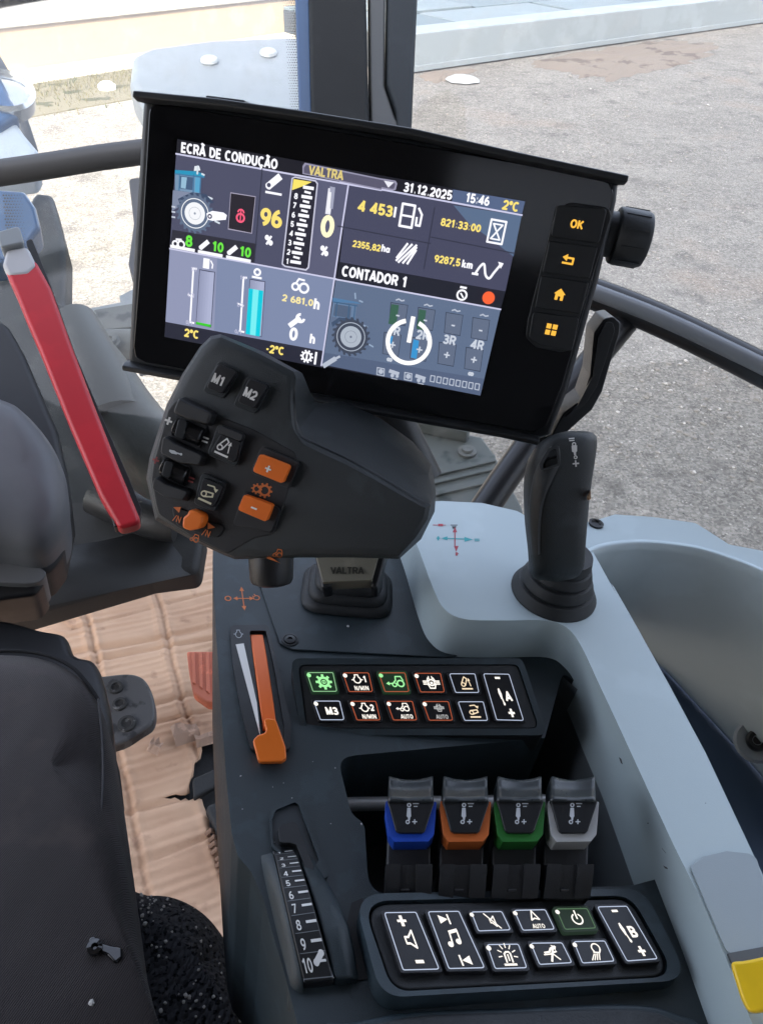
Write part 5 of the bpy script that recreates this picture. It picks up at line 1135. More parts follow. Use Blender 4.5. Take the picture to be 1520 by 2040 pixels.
gp = MB(); gp.loft(rings[::-1])
gob = gp.build('grip', grip_m, mj, fix=True, sharp=50)
sm_ = gob.modifiers.new('round', 'BEVEL'); sm_.width = .0012; sm_.segments = 2; sm_.limit_method = 'ANGLE'; sm_.angle_limit = R(28); sm_.harden_normals = True
# dark lower panel carrying rollers
pq = z4([(70, 640), (140, 385), (180, 330), (345, 395), (560, 480), (760, 590), (770, 640), (700, 860), (655, 990), (560, 1010), (430, 1085), (400, 1070), (240, 990), (95, 895), (82, 850), (58, 720)])
MB().prism(FM0, rpoly(FM0.px(pq), .004, 4), .0, .0016).build('key_panel', gripd_m, mj, bevel=.0014, segs=3)
def mkey(q, name, m, hgt, lb=None, c0=0.0, r=.0016, tilt=0, bev=.0009):
    fr = FM0; p = rpoly(fr.px(z4(q), hgt), r, 3); o = MB().prism(fr, p, c0, hgt).build(name, m, mj, bevel=bev, segs=3)
    if lb: o['label'] = lb
    return o
def onm(name, fnart, m, parent, hgt):
    a = Art(); fnart(a); return a.build(name, lambda x, y, z: FM0.w(*FM0.loc(280 + x * .408, 660 + y * .408, hgt), hgt + z), m, parent)
def rot(cx, cy, ang, s):                     # small artwork placed and turned in zoomed picture units (y down)
    c_, s_n = math.cos(R(ang)), math.sin(R(ang))
    return lambda x, y: (cx + (x * c_ + y * s_n) * s, cy + (x * s_n - y * c_) * s)
def onart(name, art, f, m, parent, hgt):
    a = Art(); a.f = art.f; a.v = [(*f(x, y), z) for x, y, z in art.v]
    return a.build(name, lambda x, y, z: FM0.w(*FM0.loc(280 + x * .408, 660 + y * .408, hgt), hgt + z), m, parent)
bez = mat('key_bezel', (.020, .024, .026), .4, .1, 2200)
for q, qk, lb, t, c in (([(382, 143), (490, 190), (404, 328), (302, 292)], [(378, 158), (472, 196), (398, 304), (320, 276)], 'small black key reading M1', 'M1', (380, 236)), ([(523, 215), (640, 262), (560, 404), (452, 360)], [(532, 230), (622, 266), (556, 378), (472, 344)], 'small black key reading M2', 'M2', (538, 306))):
    mkey(q, 'key_bezel', bez, .0024, None, -.001, .002)
    k_ = mkey(qk, 'key', key_m, .0062, lb, .001, .002, bev=.0014)
    a = Art().text(t, 0, 0, 1, 'c', .95); onart('lettering', a, rot(c[0], c[1], 24, 64), prt_w, k_, .0062)
# ridged roller switches
def ridge(q, hgt, nm='roller_guard'):
    pts = FM0.px(z4(q), hgt * .5); fr = FM0; MB().prism(fr, rpoly(pts, .003, 4), 0, hgt, top=inset(rpoly(pts, .003, 4), .0012)).build(nm, gripd_m, mj, bevel=.0016, segs=4)
ridge([(196, 310), (250, 340), (375, 395), (350, 468), (240, 440), (160, 400)], .0085)
ridge([(118, 492), (190, 540), (330, 600), (305, 664), (200, 650), (102, 600)], .0085)
ridge([(76, 690), (140, 735), (262, 775), (225, 835), (130, 815), (62, 772)], .0085)
for q, q2, lb in (([(172, 405), (330, 462), (292, 575), (150, 525)], [(188, 425), (228, 440), (205, 530), (165, 512)], 'upper black roller beside the grey cylinder mark'), ([(112, 610), (250, 662), (222, 760), (90, 706)], [(122, 630), (160, 645), (140, 720), (102, 704)], 'lower black roller beside the red plus mark')):
    k_ = mkey(q, 'roller_well', mat('well_black', (.004, .004, .005), .6), .0026, None, 0)
    cx, cy = sum(p[0] for p in q) / 4, sum(p[1] for p in q) / 4
    P0 = FM0.w(*FM0.loc(280 + (q[0][0] + q[3][0]) / 2 * .408 + 4, 660 + (q[0][1] + q[3][1]) / 2 * .408, .002), .0015); P1 = FM0.w(*FM0.loc(280 + (q[1][0] + q[2][0]) / 2 * .408 - 3, 660 + (q[1][1] + q[2][1]) / 2 * .408, .002), .0015)
    o = MB().lathe(P0, P1 - P0, [(.0001, 0), (.0046, 0), (.0052, .0006), (.0052, (P1 - P0).length - .0006), (.0046, (P1 - P0).length), (.0001, (P1 - P0).length)], 28).build('roller', mat('roller_gloss', (.012, .012, .013), .22), mj); o['label'] = lb
    mkey(q2, 'roller_tab', mat('roller_gloss2', (.03, .032, .034), .2), .0078, None, .002, .0015)
# lift keys
for q, qk, lb, ic, c, cm in (([(380, 450), (508, 500), (470, 664), (324, 602)], [(392, 500), (490, 538), (460, 644), (340, 590)], 'black key with white raise symbol', i_arm_up, (405, 562), prt_w), ([(300, 686), (424, 742), (364, 884), (258, 842)], [(306, 712), (410, 756), (356, 864), (276, 830)], 'black key with cream lower symbol', i_arm_dn, (330, 790), mat('cream_print', (.62, .58, .40), .6))):
    mkey(q, 'key_bezel', bez, .0042, None, 0, .0025)
    k_ = mkey(qk, 'key', key_m, .0062, lb, .003, .002)
    a = Art(); ic(a); onart('icon', a, rot(c[0], c[1], 24, 82), cm, k_, .0062)
mkey([(372, 492), (390, 462), (500, 503), (492, 540)], 'key_hood', gripd_m, .0085, None, .002, .002)
# orange keys
for q, qk, lb, s_, c in (([(590, 560), (778, 640), (724, 768), (536, 690)], [(582, 598), (730, 656), (694, 744), (546, 684)], 'orange key with white plus', '+', (624, 672)), ([(505, 780), (682, 868), (640, 984), (450, 944)], [(506, 796), (646, 850), (614, 932), (474, 872)], 'orange key with white minus', '-', (555, 864))):
    mkey(q, 'key_bezel', gripd_m, .0040, None, 0, .002, bev=.0014)
    k_ = mkey(qk, 'key', orgd_m, .0085, lb, .002, .0016, bev=.0012)
    a = Art(); a.line([(-.3, 0), (.3, 0)], .2)
    if s_ == '+': a.line([(0, -.34), (0, .34)], .2)
    onart('lettering', a, rot(c[0], c[1], 22, 42), mat('bright_print', (.8, .78, .72), .6), k_, .0085)
pan = bpy.data.objects['key_panel']; PH = .0016
a = Art(); a.gear(-.3, 0, .28, .14, 8).gear(.42, -.02, .42, .18, 9); onart('gear_symbols', a, rot(585, 772, 10, 56), prt_o, pan, PH)
mp_ = mat('dim_red_print', (.22, .03, .03), .6)
for t, x, y, s_, m_a in (('+', 140, 434, 110, prt_w), ('+', 78, 626, 100, mp_), ('=', 320, 527, 90, prt_w), ('=', 250, 722, 86, mp_), ('/N', 180, 915, 36, prt_o), ('/N', 322, 985, 36, prt_o)):
    a = Art(); a.text(t, 0, 0, 1, 'c', bold=.13); onart('printed_mark', a, rot(x, y, 20, s_ * (1.25 if t == '/N' else 1)), m_a, pan, .0031)
a = Art(); i_cyl(a, 0, 0, 1); onart('cylinder_symbol', a, rot(168, 592, -62, 52), prt_g, pan, .0088)
onm('arrows', lambda a: a.poly([(162, 858), (200, 858), (190, 886)]).poly([(330, 932), (366, 958), (330, 966)]), prt_o, pan, .0031)
a = Art(); i_tractor(a, 1, 0, 0, False); onart('tractor_symbol', a, rot(262, 1010, 18, 40), prt_o, pan, PH)
mkey([(140, 845), (240, 880), (310, 920), (420, 950), (380, 1010), (300, 990), (180, 950)], 'switch_well', mat('well_dark', (.008, .007, .007), .5), .0027, None, 0, .003)
k_ = mkey([(236, 872), (262, 878), (306, 902), (302, 940), (288, 966), (240, 974), (202, 962), (208, 908), (228, 896)], 'direction_switch', org_m, .011, 'orange direction switch nub', .001, .003, bev=.0026)
# adjusting knob under the grip, neck plate, bellows
kx = FM0.hit(540, 1085, -.022); k2 = at(540, 1150, .405)
ax = (cw((.0, 1, .12))).normalized()
MB().lathe(kx, ax, [(.0001, -.012), (.0125, -.012), (.0125, .003), (.0128, .004), (.0122, .0195), (.0112, .0218), (.0085, .023), (.0001, .0232)], 40).build('adjusting_knob', mat('knob_black', (.012, .0115, .012), .38, .15, 2200), mj)
bpy.context.view_layer.update()
a = Art(); f = rot(655, 1105, 12, 48); t_ = Art(); i_tractor(t_, .9, .15, .45, False); t_.poly([(-.75, .1), (.75, -.45), (-.75, -.25)]).line([(-.3, .1), (.5, .2)], .1)
a.f = t_.f; a.v = [(280 + f(x, y)[0] * .408, 660 + f(x, y)[1] * .408, z) for x, y, z in t_.v]
def drop(art, obs, name, m, parent, dflt):
    dg = bpy.context.evaluated_depsgraph_get()
    def fn(x, y, z):
        r = ray(x, y).normalized(); best = None
        for ob in obs:
            e = ob.evaluated_get(dg); inv = ob.matrix_world.inverted(); ok, p, _, _ = e.ray_cast(inv @ C0, inv.to_3x3() @ r)
            if ok:
                p = ob.matrix_world @ p; d = (p - C0).length
                if best is None or d < best: best = d
        return C0 + r * ((best or dflt) - z * 1.5)
    return art.build(name, fn, m, parent, lift=.0003)
drop(a, [gob, bpy.data.objects['adjusting_knob']], 'speed_symbol', prt_o, mj, .41)
FN = camframe(690, 1165, .500, (0, -.35, -.94))
MB().prism(FN, rpoly(FN.px([(622, 1080), (760, 1085), (741, 1156), (643, 1160)]), .001), -.02, 0).build('neck_plate', mat('brass_grey_plate', (.20, .185, .14), .4, .1, 900, .2, 40), mj, bevel=.0015)
a = Art(); a.text('VALTRA', 0, 0, 1, 'c', 1.15); f = lambda x, y, z: FN.w(*FN.loc(692 + x * 18.5, 1137 - y * 18.5 + x * .2), z)
a.build('raised_lettering', f, mat('plate_letter', (.03, .028, .022), .4), mj, lift=.0008)
MB().prism(FN, FN.px([(622, 1080), (640, 1080), (660, 1165), (640, 1170)]), -.03, -.004).build('neck', blk_m, mj, bevel=.002)
MB().prism(FN, FN.px([(750, 1080), (775, 1080), (752, 1170), (738, 1165)]), -.03, -.004).build('neck', blk_m, mj, bevel=.002)
bq = []
for (hw, hd, z) in ((.033, .026, .0005), (.0335, .0262, .002), (.031, .024, .0062), (.0285, .022, .0068), (.0290, .0222, .0085), (.0265, .020, .0128), (.0242, .0182, .0134), (.0246, .0184, .0150), (.0225, .0165, .0192), (.0205, .0148, .0198), (.0208, .015, .0215), (.018, .012, .026), (.014, .010, .040)):
    c_ = FDK.hit(691, 1183); 
    pts = rpoly([(-hw, -hd), (hw, -hd), (hw, hd), (-hw, hd)], hw * .5, 6); bq.append([c_ + FDK.U * a_ + FDK.V * b_ + NA * (z + .0016) for a_, b_ in pts])
MB().loft(bq).build('bellows', rub_m, mj, fix=True, sharp=50)

# ------------------------------------------------------------------ display terminal
uu, vv, oo = posef([(354, 277), (1046, 401), (957, 788), (329, 671)]); sc_ = .199 / uu.length
nn = uu.cross(vv).normalized(); nn = -nn if nn.z > 0 else nn
FD1 = Frame(C0 + cw(oo * sc_), cw(uu), cw(nn))
mo = thing('display_terminal', FD1.hit(700, 560, -.02), 'wide black touch display with a lit driving screen and rotary knob', 'display')
hs_m = mat('terminal_housing', (.022, .024, .026), .42, .15, 2200, .2, 40)
gls_m = mat('black_glass', (.004, .004, .005), .10, 0, 0, .5, 28, col2=(.0065, .0065, .0075), detail=8)
houseq = [(286, 196), (600, 240), (900, 290), (1218, 352), (1232, 362), (1228, 400), (1192, 560), (1130, 780), (1096, 868), (1072, 874), (800, 826), (262, 728), (256, 715), (268, 480)]
MB().prism(FD1, rpoly(FD1.px(houseq, -.003), .004, 4), -.036, -.0022).build('housing', hs_m, mo, bevel=.004, segs=4)
gq = [(298, 205), (600, 250), (900, 300), (1190, 352), (1214, 364), (1222, 385), (1180, 560), (1120, 770), (1088, 850), (1062, 862), (800, 815), (290, 722), (270, 712), (266, 690), (282, 480)]
MB().prism(FD1, rpoly(FD1.px(gq), [.006, 0, 0, .003, .003, .003, 0, 0, .004, .004, 0, .003, .003, .003, 0], 5), -.004, 0).build('cover_glass', gls_m, mo, bevel=.0008, segs=2)
vz = [FD1.loc(x, y, .004) for x, y in ((272, 184), (440, 200), (620, 226), (820, 258), (1040, 308), (1249, 352))]
rows = []
for a, b in vz: rows.append([FD1.w(a, b - .004, -.034), FD1.w(a, b + .0005, -.034), FD1.w(a, b + .0005, .009), FD1.w(a, b - .0028, .010), FD1.w(a, b - .0045, .004)])
MB().loft(rows).build('sun_visor', hs_m, mo, bevel=.001, fix=True)
lz = [FD1.loc(x, y, .002) for x, y in ((246, 734), (420, 766), (620, 800), (820, 836), (1000, 868), (1072, 884))]
rows = []
for a, b in lz: rows.append([FD1.w(a, b + .004, -.034), FD1.w(a, b - .001, -.034), FD1.w(a, b - .001, .004), FD1.w(a, b + .0022, .005), FD1.w(a, b + .004, .001)])
MB().loft(rows).build('bottom_lip', hs_m, mo, bevel=.001, fix=True)
MB().prism(FD1, FD1.px([(412, 190), (490, 200), (490, 212), (412, 204)], -.01), -.03, -.008).build('top_tab', blk_m, mo, bevel=.001)
# hard keys down the right side
HKo = [(1128, 402), (1222, 414), (1132, 704), (1068, 692), (1046, 672), (1050, 640), (1100, 440)]
MB().prism(FD1, rpoly(FD1.px(HKo), .006, 5), .0, .0012).build('key_strip', mat('strip_black', (.012, .013, .014), .5, .2, 2200), mo, bevel=.0007)
z2 = lambda p: zm((660, 320), .4342, p)
g_or = glow('lit_amber', (255, 190, 70), 1.1)
HK = [([(1030, 200), (1270, 215), (1230, 385), (1000, 352)], 'key marked OK'), ([(996, 364), (1226, 394), (1186, 545), (962, 515)], 'key with return arrow'), ([(958, 524), (1184, 556), (1146, 706), (928, 678)], 'key with house symbol'), ([(922, 688), (1142, 718), (1105, 880), (950, 850), (900, 812)], 'key with four squares symbol')]
def ic_ok(a): a.text('OK', 1126, 0, 50, 'c')
for i, (q, lb) in enumerate(HK):
    k_ = MB().prism(FD1, rpoly(inset(FD1.px(z2(q), .002), .0004), .0028 if i in (0, 3) else .001, 4), .001, .0026).build('hard_key', mat('hardkey_black', (.013, .014, .015), .45, .2, 2200), mo, bevel=.0007); k_['label'] = lb
    cx, cy = [(1126, 292), (1085, 456), (1046, 616), (1008, 775)][i]
    cc2 = Vector(FD1.loc(*z2([(cx, cy)])[0], .0026)); a = Art()
    if i == 0: a.text('OK', 0, 0, .0062, 'c', 1.05)
    elif i == 1: a.line([(-.0015, .0012), (.0028, .0012), (.0028, -.0018), (-.0028, -.0018)], .0011).poly([(-.0034, .0012), (-.0006, .0032), (-.0006, -.0008)])
    elif i == 2: a.poly([(-.0034, .0004), (0, .0036), (.0034, .0004)]).rect(-.0024, -.003, -.0007, .0006).rect(.0007, -.003, .0024, .0006).rect(-.0012, -.0008, .0012, .0008)
    else:
        for sx in (-.0018, .0018):
            for sy in (-.0018, .0018): a.rect(sx - .0014, sy - .0014, sx + .0014, sy + .0014)
    a.build('icon', lambda x, y, z: FD1.w(cc2.x + x, cc2.y + y, .0026 + z), g_or, k_)
# rotary knob at the right edge
kc = FD1.hit(1205, 465, -.019); kax = FD1.U * 1.0 - FD1.V * .0
kb_ = MB().lathe(kc, kax, [(.0001, -.004), (.0128, -.004), (.0128, .0045), (.0152, .0050), (.0160, .0060), (.0158, .0215), (.0150, .0236), (.0130, .0244), (.0001, .0246)], 48).build('rotary_knob', mat('knob_rubber', (.024, .027, .029), .5, .25, 1800, .2, 40), mo)
for k in range(10):
    t = 2 * math.pi * k / 10; u1 = FD1.V * math.cos(t) + FD1.N * math.sin(t); u2 = kax.cross(u1).normalized(); p = kc + u1 * .0158
    mb = MB(); q = []
    for dx_, dy_ in ((.0075, -.0006), (.0215, -.0006), (.0215, .0006), (.0075, .0006)): q.append(p + kax * dx_ + u2 * dy_)
    mb.add([v - u1 * .001 for v in q] + [v + u1 * .0005 for v in q], [(3, 2, 1, 0), (4, 5, 6, 7), (0, 1, 5, 4), (1, 2, 6, 5), (2, 3, 7, 6), (3, 0, 4, 7)]); o = mb.build('knob_rib', mat('knob_rubber', (.024, .027, .029), .5), kb_, smooth=False)
# curved holder bracket at the lower right
bo = [(1180, 660), (1200, 632), (1218, 628), (1232, 640), (1230, 662), (1212, 720), (1196, 776), (1176, 812), (1140, 844), (1096, 884), (1074, 888), (1064, 872), (1096, 862), (1120, 818), (1156, 792), (1172, 744)]
MB().prism(FD1, rpoly(FD1.px(bo, -.02), .003, 4), -.048, -.014).build('holder_bracket', hs_m, mo, bevel=.0022, segs=4)
bi = [(1190, 672), (1206, 642), (1220, 642), (1224, 658), (1206, 716), (1188, 770), (1166, 804), (1134, 830), (1124, 832), (1150, 808), (1180, 750)]
MB().prism(FD1, rpoly(FD1.px(bi, -.012), .002, 4), -.016, -.0115).build('bracket_rib', hs_m, mo, bevel=.0014, segs=3)
MB().tube([FD1.hit(760, 800, -.05), FD1.hit(800, 880, -.055), FD1.hit(840, 960, -.05)], .016, 16).build('support_arm', blk_m, mo)

# ---- what the display shows; glare and reflection are painted into some panel colours
scr = MB().prism(FD1, FD1.px([(354, 277), (1046, 401), (957, 788), (329, 671)]), .0001, .0003).build('screen', glow('ui_black', (26, 26, 36)), mo, smooth=False); scr['label'] = 'lit screen titled ECRÃ DE CONDUÇÃO'
scr_l = [0]
def L2(x, y): return FD1.loc(x, y)
def sbuild(a, name, m, split=True):
    scr_l[0] += 1; z0 = .00032 + scr_l[0] * .00002
    parts = [a]
    if split and len(a.f) > 1:               # pieces that stand apart become objects of their own
        bb = [(min(a.v[i][0] for i in f), max(a.v[i][0] for i in f), min(a.v[i][1] for i in f), max(a.v[i][1] for i in f)) for f in a.f]; g = list(range(len(bb)))
        def fd(i):
            while g[i] != i: i = g[i]
            return i
        M_ = .0012
        for i in range(len(bb)):
            for j in range(i):
                p, q = bb[i], bb[j]
                if p[0] - M_ < q[1] and q[0] - M_ < p[1] and p[2] - M_ < q[3] and q[2] - M_ < p[3]: g[fd(i)] = fd(j)
        gr_ = {}
        for i, f in enumerate(a.f): gr_.setdefault(fd(i), []).append(f)
        if len(gr_) > 1:
            parts = []
            for fs in gr_.values():
                b = Art(); mp = {}
                for f in fs:
                    for i in f:
                        if i not in mp: mp[i] = len(b.v); b.v.append(a.v[i])
                    b.f.append(tuple(mp[i] for i in f))
                parts.append(b)
    name = {'symbols': 'symbol'}.get(name, name)
    for b in parts: o = b.build(name, lambda x, y, z: FD1.w(x, y, z0 + z), m, scr, lift=0, step=1.5e-6)
    return o
def spoly(col, quads, name='panel', k=1.0):
    a = Art(); [a.poly([L2(*p) for p in q]) for q in quads]; return sbuild(a, name, glow('ui_%d_%d_%d' % col, col, k))
def sline(col, lines, w, name='rule', k=1.0):
    a = Art(); [a.line([L2(*p) for p in l], w) for l in lines]; return sbuild(a, name, glow('ui_%d_%d_%d' % col, col, k))
def stext(col, items, k=1.0, bold=.0):
    for it in items:
        t, x, y, s_, al = it[:5]; u, v = L2(x, y); a = Art()
        fit = (Vector(L2(*it[5])) - Vector((u, v))).length if len(it) > 5 else None
        a.text(t, u, v, s_, al, fit=fit, bold=.12 if t in '+-' else .23 if bold else .17); sbuild(a, 'lettering', glow('ui_%d_%d_%d' % col, col, k), False)
z1 = lambda *p: zm((240, 160), .3421, p); z2p = lambda *p: zm((660, 320), .4342, p); z3 = lambda *p: zm((240, 460), .3026, p)
WH_, YE, GN = (248, 248, 255), (250, 226, 120), (110, 235, 70)
spoly((78, 80, 104), [z1((327, 432), (1328, 607), (1252, 1150), (290, 975))])
spoly((92, 94, 120), [z1((1000, 560), (1328, 607), (1252, 1150), (940, 1095))])
spoly((46, 46, 58), [z1((305, 870), (795, 952), (780, 1062), (290, 975))])
spoly((146, 152, 182), [z3((328, 120), (1415, 318), (1340, 790), (300, 598))])
spoly((128, 140, 172), [z3((640, 177), (1415, 318), (1340, 790), (620, 655))])
spoly((38, 40, 56), [z3((300, 600), (1340, 790), (1332, 900), (293, 697))])
spoly((72, 74, 98), [z2p((80, 105), (872, 253), (798, 600), (40, 465))])
spoly((92, 112, 142), [z2p((560, 205), (872, 253), (835, 440), (690, 330), (640, 300))])  # pale patch paints a window reflection over the screen
spoly((88, 104, 138), [z2p((558, 132), (888, 187), (874, 244), (552, 196))])  # header end of the same painted reflection
spoly((34, 36, 48), [z2p((40, 467), (798, 602), (776, 680), (22, 540))])
spoly((98, 114, 142), [z2p((22, 548), (775, 686), (683, 1077), (-40, 935))])
spoly((86, 100, 128), [z2p((-30, 880), (700, 1000), (683, 1077), (-40, 935))])
sline((208, 208, 236), [z1((327, 428), (1520, 640)), z2p((40, 98), (874, 250)), z3((328, 116), (1420, 316)), z2p((20, 544), (776, 682)), z2p((80, 105), (-45, 940))], .0009)
sline((52, 54, 72), [z1((828, 515), (782, 1055)), z2p((474, 215), (425, 495)), z2p((30, 300), (455, 380)), z2p((455, 350), (840, 425))], .0006)
# name box, title, date
spoly((150, 148, 172), [z1((1062, 500), (1075, 480), (1520, 572), (1520, 640), (1062, 545)), z2p((0, 45), (295, 92), (303, 105), (296, 134), (282, 138), (0, 88))])
spoly((92, 90, 112), [z1((1070, 510), (1084, 492), (1520, 580), (1520, 632), (1070, 540)), z2p((0, 52), (286, 98), (294, 108), (288, 128), (280, 130), (0, 82))])
spoly((240, 240, 250), [z2p((242, 92), (288, 100), (262, 124))])
stext(WH_, [('ECRÃ DE CONDUÇÃO', *z1((357, 390))[0], .0072, 'l', z1((918, 484))[0]), ('CONTADOR 1', *z2p((50, 504))[0], .0082, 'l', z2p((345, 556))[0]), ('31.12.2025', *z2p((333, 120))[0], .0066, 'l', z2p((555, 158))[0]), ('15:46', *z2p((618, 168))[0], .0066, 'l', z2p((726, 186))[0])], 1.1, .00035)
stext((225, 205, 130), [('VALTRA', *z1((1098, 520))[0], .0066, 'l', z1((1302, 556))[0])], 1, .0003)
# left top panel: tractor picture
def tractor(cx, cy, s, cab, tyre, rim, dark):
    f = lambda pts: [(cx + (x + .18 * (0 - y) * 0) * s, cy + y * s + x * s * .17) for x, y in pts]
    spoly(cab, [f([(-1.15, -1.35), (.28, -1.42), (.36, -1.22), (.22, -1.1), (.12, -.2), (-1.15, -.1)])], 'tractor_picture')
    spoly(dark, [f([(-.95, -1.05), (-.1, -1.08), (-.1, -.35), (-.95, -.3)])], 'tractor_picture')
    a = Art(); u, v = L2(cx, cy); r = s * .00029
    a.disc(u, v, r * .98, 28); 
    for k in range(18):
        t = 2 * math.pi * k / 18; a.line([(u + math.cos(t) * r * .92, v + math.sin(t) * r * .92), (u + math.cos(t + .08) * r * 1.06, v + math.sin(t + .08) * r * 1.06)], r * .13)
    sbuild(a, 'tractor_picture', glow('ui_%d_%d_%d' % tyre, tyre)); a = Art(); a.ring(u, v, r * .72, r * .1, 28); sbuild(a, 'tractor_picture', glow('ui_%d_%d_%d' % dark, dark)); a = Art(); a.disc(u, v, r * .6, 24); sbuild(a, 'tractor_picture', glow('ui_%d_%d_%d' % rim, rim))
    a = Art(); a.disc(u, v, r * .08, 10); sbuild(a, 'tractor_picture', glow('ui_%d_%d_%d' % dark, dark))
tx, ty_ = z1((438, 775))[0]
spoly((120, 150, 180), [z1((322, 525), (470, 540), (470, 660), (322, 640))], 'tractor_picture')
spoly((40, 150, 190), [z1((322, 522), (440, 530), (490, 545), (494, 565), (322, 545))], 'tractor_picture')
spoly((90, 165, 205), [z1((440, 560), (472, 565), (466, 655), (436, 650))], 'tractor_picture'); spoly((130, 140, 165), [z1((310, 640), (430, 655), (340, 740), (304, 760))], 'tractor_picture')
spoly((232, 238, 244), [z1((436, 500), (462, 498), (470, 525), (432, 528))], 'tractor_picture')
def wheel(cx, cy, r, tyre, rim, hub):
    a = Art(); u, v = L2(cx, cy); a.disc(u, v, r, 30)
    for k in range(20):
        t = 2 * math.pi * k / 20; a.line([(u + math.cos(t) * r * .95, v + math.sin(t) * r * .95), (u + math.cos(t + .1) * r * 1.09, v + math.sin(t + .1) * r * 1.09)], r * .13)
    sbuild(a, 'wheel_picture', glow('ui_%d_%d_%d' % tyre, tyre)); a = Art(); a.ring(u, v, r * .82, r * .05, 30); a.disc(u, v, r * .62, 26); sbuild(a, 'wheel_picture', glow('ui_%d_%d_%d' % rim, rim)); a = Art(); a.disc(u, v, r * .07, 10); a.ring(u, v, r * .35, r * .02, 20); sbuild(a, 'wheel_picture', glow('ui_%d_%d_%d' % hub, hub))
sline((70, 120, 160), [z1((322, 545), (490, 566)), z1((350, 545), (346, 640)), z1((432, 552), (428, 652)), z1((472, 560), (466, 655))], .0007, 'tractor_picture')
spoly((70, 96, 130), [z1((352, 556), (428, 566), (424, 640), (350, 630))], 'tractor_picture'); spoly((150, 190, 215), [z1((360, 562), (392, 566), (384, 632), (356, 626))], 'tractor_picture')
sline((215, 225, 235), [z1((455, 500), (452, 545)), z1((478, 545), (492, 552)), z1((515, 680), (538, 690)), z1((556, 820), (580, 832))], .0010, 'tractor_picture')
spoly((60, 76, 104), [z1((340, 690), (420, 652), (500, 662), (548, 712), (530, 716), (490, 684), (424, 676), (350, 720))], 'tractor_picture')
for yy in (735, 765, 795): sline((200, 206, 222), [z1((306, yy), (322, yy + 3))], .0009, 'tractor_picture')
wheel(tx, ty_, .0098, (96, 112, 138), (246, 248, 252), (150, 160, 178))
spoly(WH_, [z1((505, 775), (540, 760), (605, 770), (624, 785), (618, 812), (540, 818), (512, 810))]); a = Art(); a.ring(*L2(*z1((525, 792))[0]), .0010, .0008); sbuild(a, 'dot', glow('ui_78_80_104', (78, 80, 104)))
spoly((170, 165, 185), [z1((645, 652), (792, 676), (770, 893), (630, 868))]); spoly((40, 36, 46), [z1((648, 658), (788, 680), (766, 888), (634, 862))])
a = Art(); u, v = L2(*z1((704, 790))[0]); a.ring(u, v - .001, .0022, .0011, 20).ring(u, v + .0018, .0017, .0009, 20, 0, 180).line([(u, v + .003), (u, v - .003)], .0007); sbuild(a, 'lock_symbol', glow('ui_255_96_130', (255, 96, 130)))
stext(YE, [('96', *z1((882, 800))[0], .0132, 'c')], 1.05, .0004); stext((255, 246, 205), [('0', *z1((1208, 850))[0], .0165, 'c')], 1.1, .0006)
stext(WH_, [('%', *z1((868, 930))[0], .0075, 'c'), ('%', *z1((1190, 992))[0], .0075, 'c')], 1, .0003)
def armicon(a, x, y, s): u, v = L2(x, y); a.line([(u - .35 * s, v - .1 * s), (u + .25 * s, v + .5 * s)], .42 * s).line([(u - .5 * s, v - .5 * s), (u + .5 * s, v - .5 * s)], .14 * s).disc(u - .35 * s, v - .1 * s, .22 * s); return a
a = Art(); armicon(a, *z1((900, 610))[0], .0088); armicon(a, *z3((560, 105))[0], .006); armicon(a, *z3((745, 140))[0], .006)
u, v = L2(*z3((385, 75))[0]); a.ring(u - .0016, v - .001, .0015, .001).ring(u + .002, v - .0008, .0019, .001).line([(u - .001, v + .0015), (u + .0018, v + .0018)], .0012)
for x, y, w in ((415, 112, 150), (597, 147, 150), (782, 182, 150)): a.line([L2(*p) for p in z3((x - w / 2, y - 12), (x + w / 2, y + 16))], .0017)
sbuild(a, 'symbols', glow('ui_248_248_255', WH_))
a = Art(); u, v = L2(*z1((900, 606))[0]); a.disc(u - .0031, v - .0009, .0012, 14); sbuild(a, 'dot', glow('ui_78_80_104', (78, 80, 104)))
stext(GN, [('8', *z3((458, 66))[0], .0086, 'c'), ('10', *z3((648, 105))[0], .0076, 'c'), ('10', *z3((828, 138))[0], .0076, 'c')], 1, .0004)
# scale bar
spoly((205, 205, 225), [z1((1000, 570), (1020, 560), (1140, 582), (1154, 600), (1102, 1090), (1085, 1108), (960, 1086), (942, 1070))]); spoly((40, 40, 54), [z1((1008, 574), (1020, 568), (1136, 590), (1146, 604), (1094, 1086), (1082, 1098), (964, 1078), (950, 1066))])
spoly((252, 232, 110), [z1((1012, 575), (1118, 592), (1070, 615), (1002, 640))]); 
for k in range(17):
    x, y = 1098 - k * 4.6, 625 + k * 27; w = 26 if k % 2 == 0 else 15
    sline(WH_, [z1((x - w + (0 if k % 2 else 0), y - 3), (x + w, y + 5))], .0017 if k % 2 == 0 else .0012, 'tick')
stext(WH_, [(str(9 - k), *z1((1034 - (k - 0) * 7.2, 620 + k * 54))[0], .0042, 'c') for k in range(1, 9)], 1, .0003)
sline((235, 235, 245), [z1((1228, 640), (1212, 770))], .0030); spoly((165, 168, 190), [z1((1224, 618), (1254, 624), (1240, 750), (1222, 745))]); spoly((245, 245, 250), [z1((1216, 650), (1232, 652), (1222, 770), (1204, 766))])
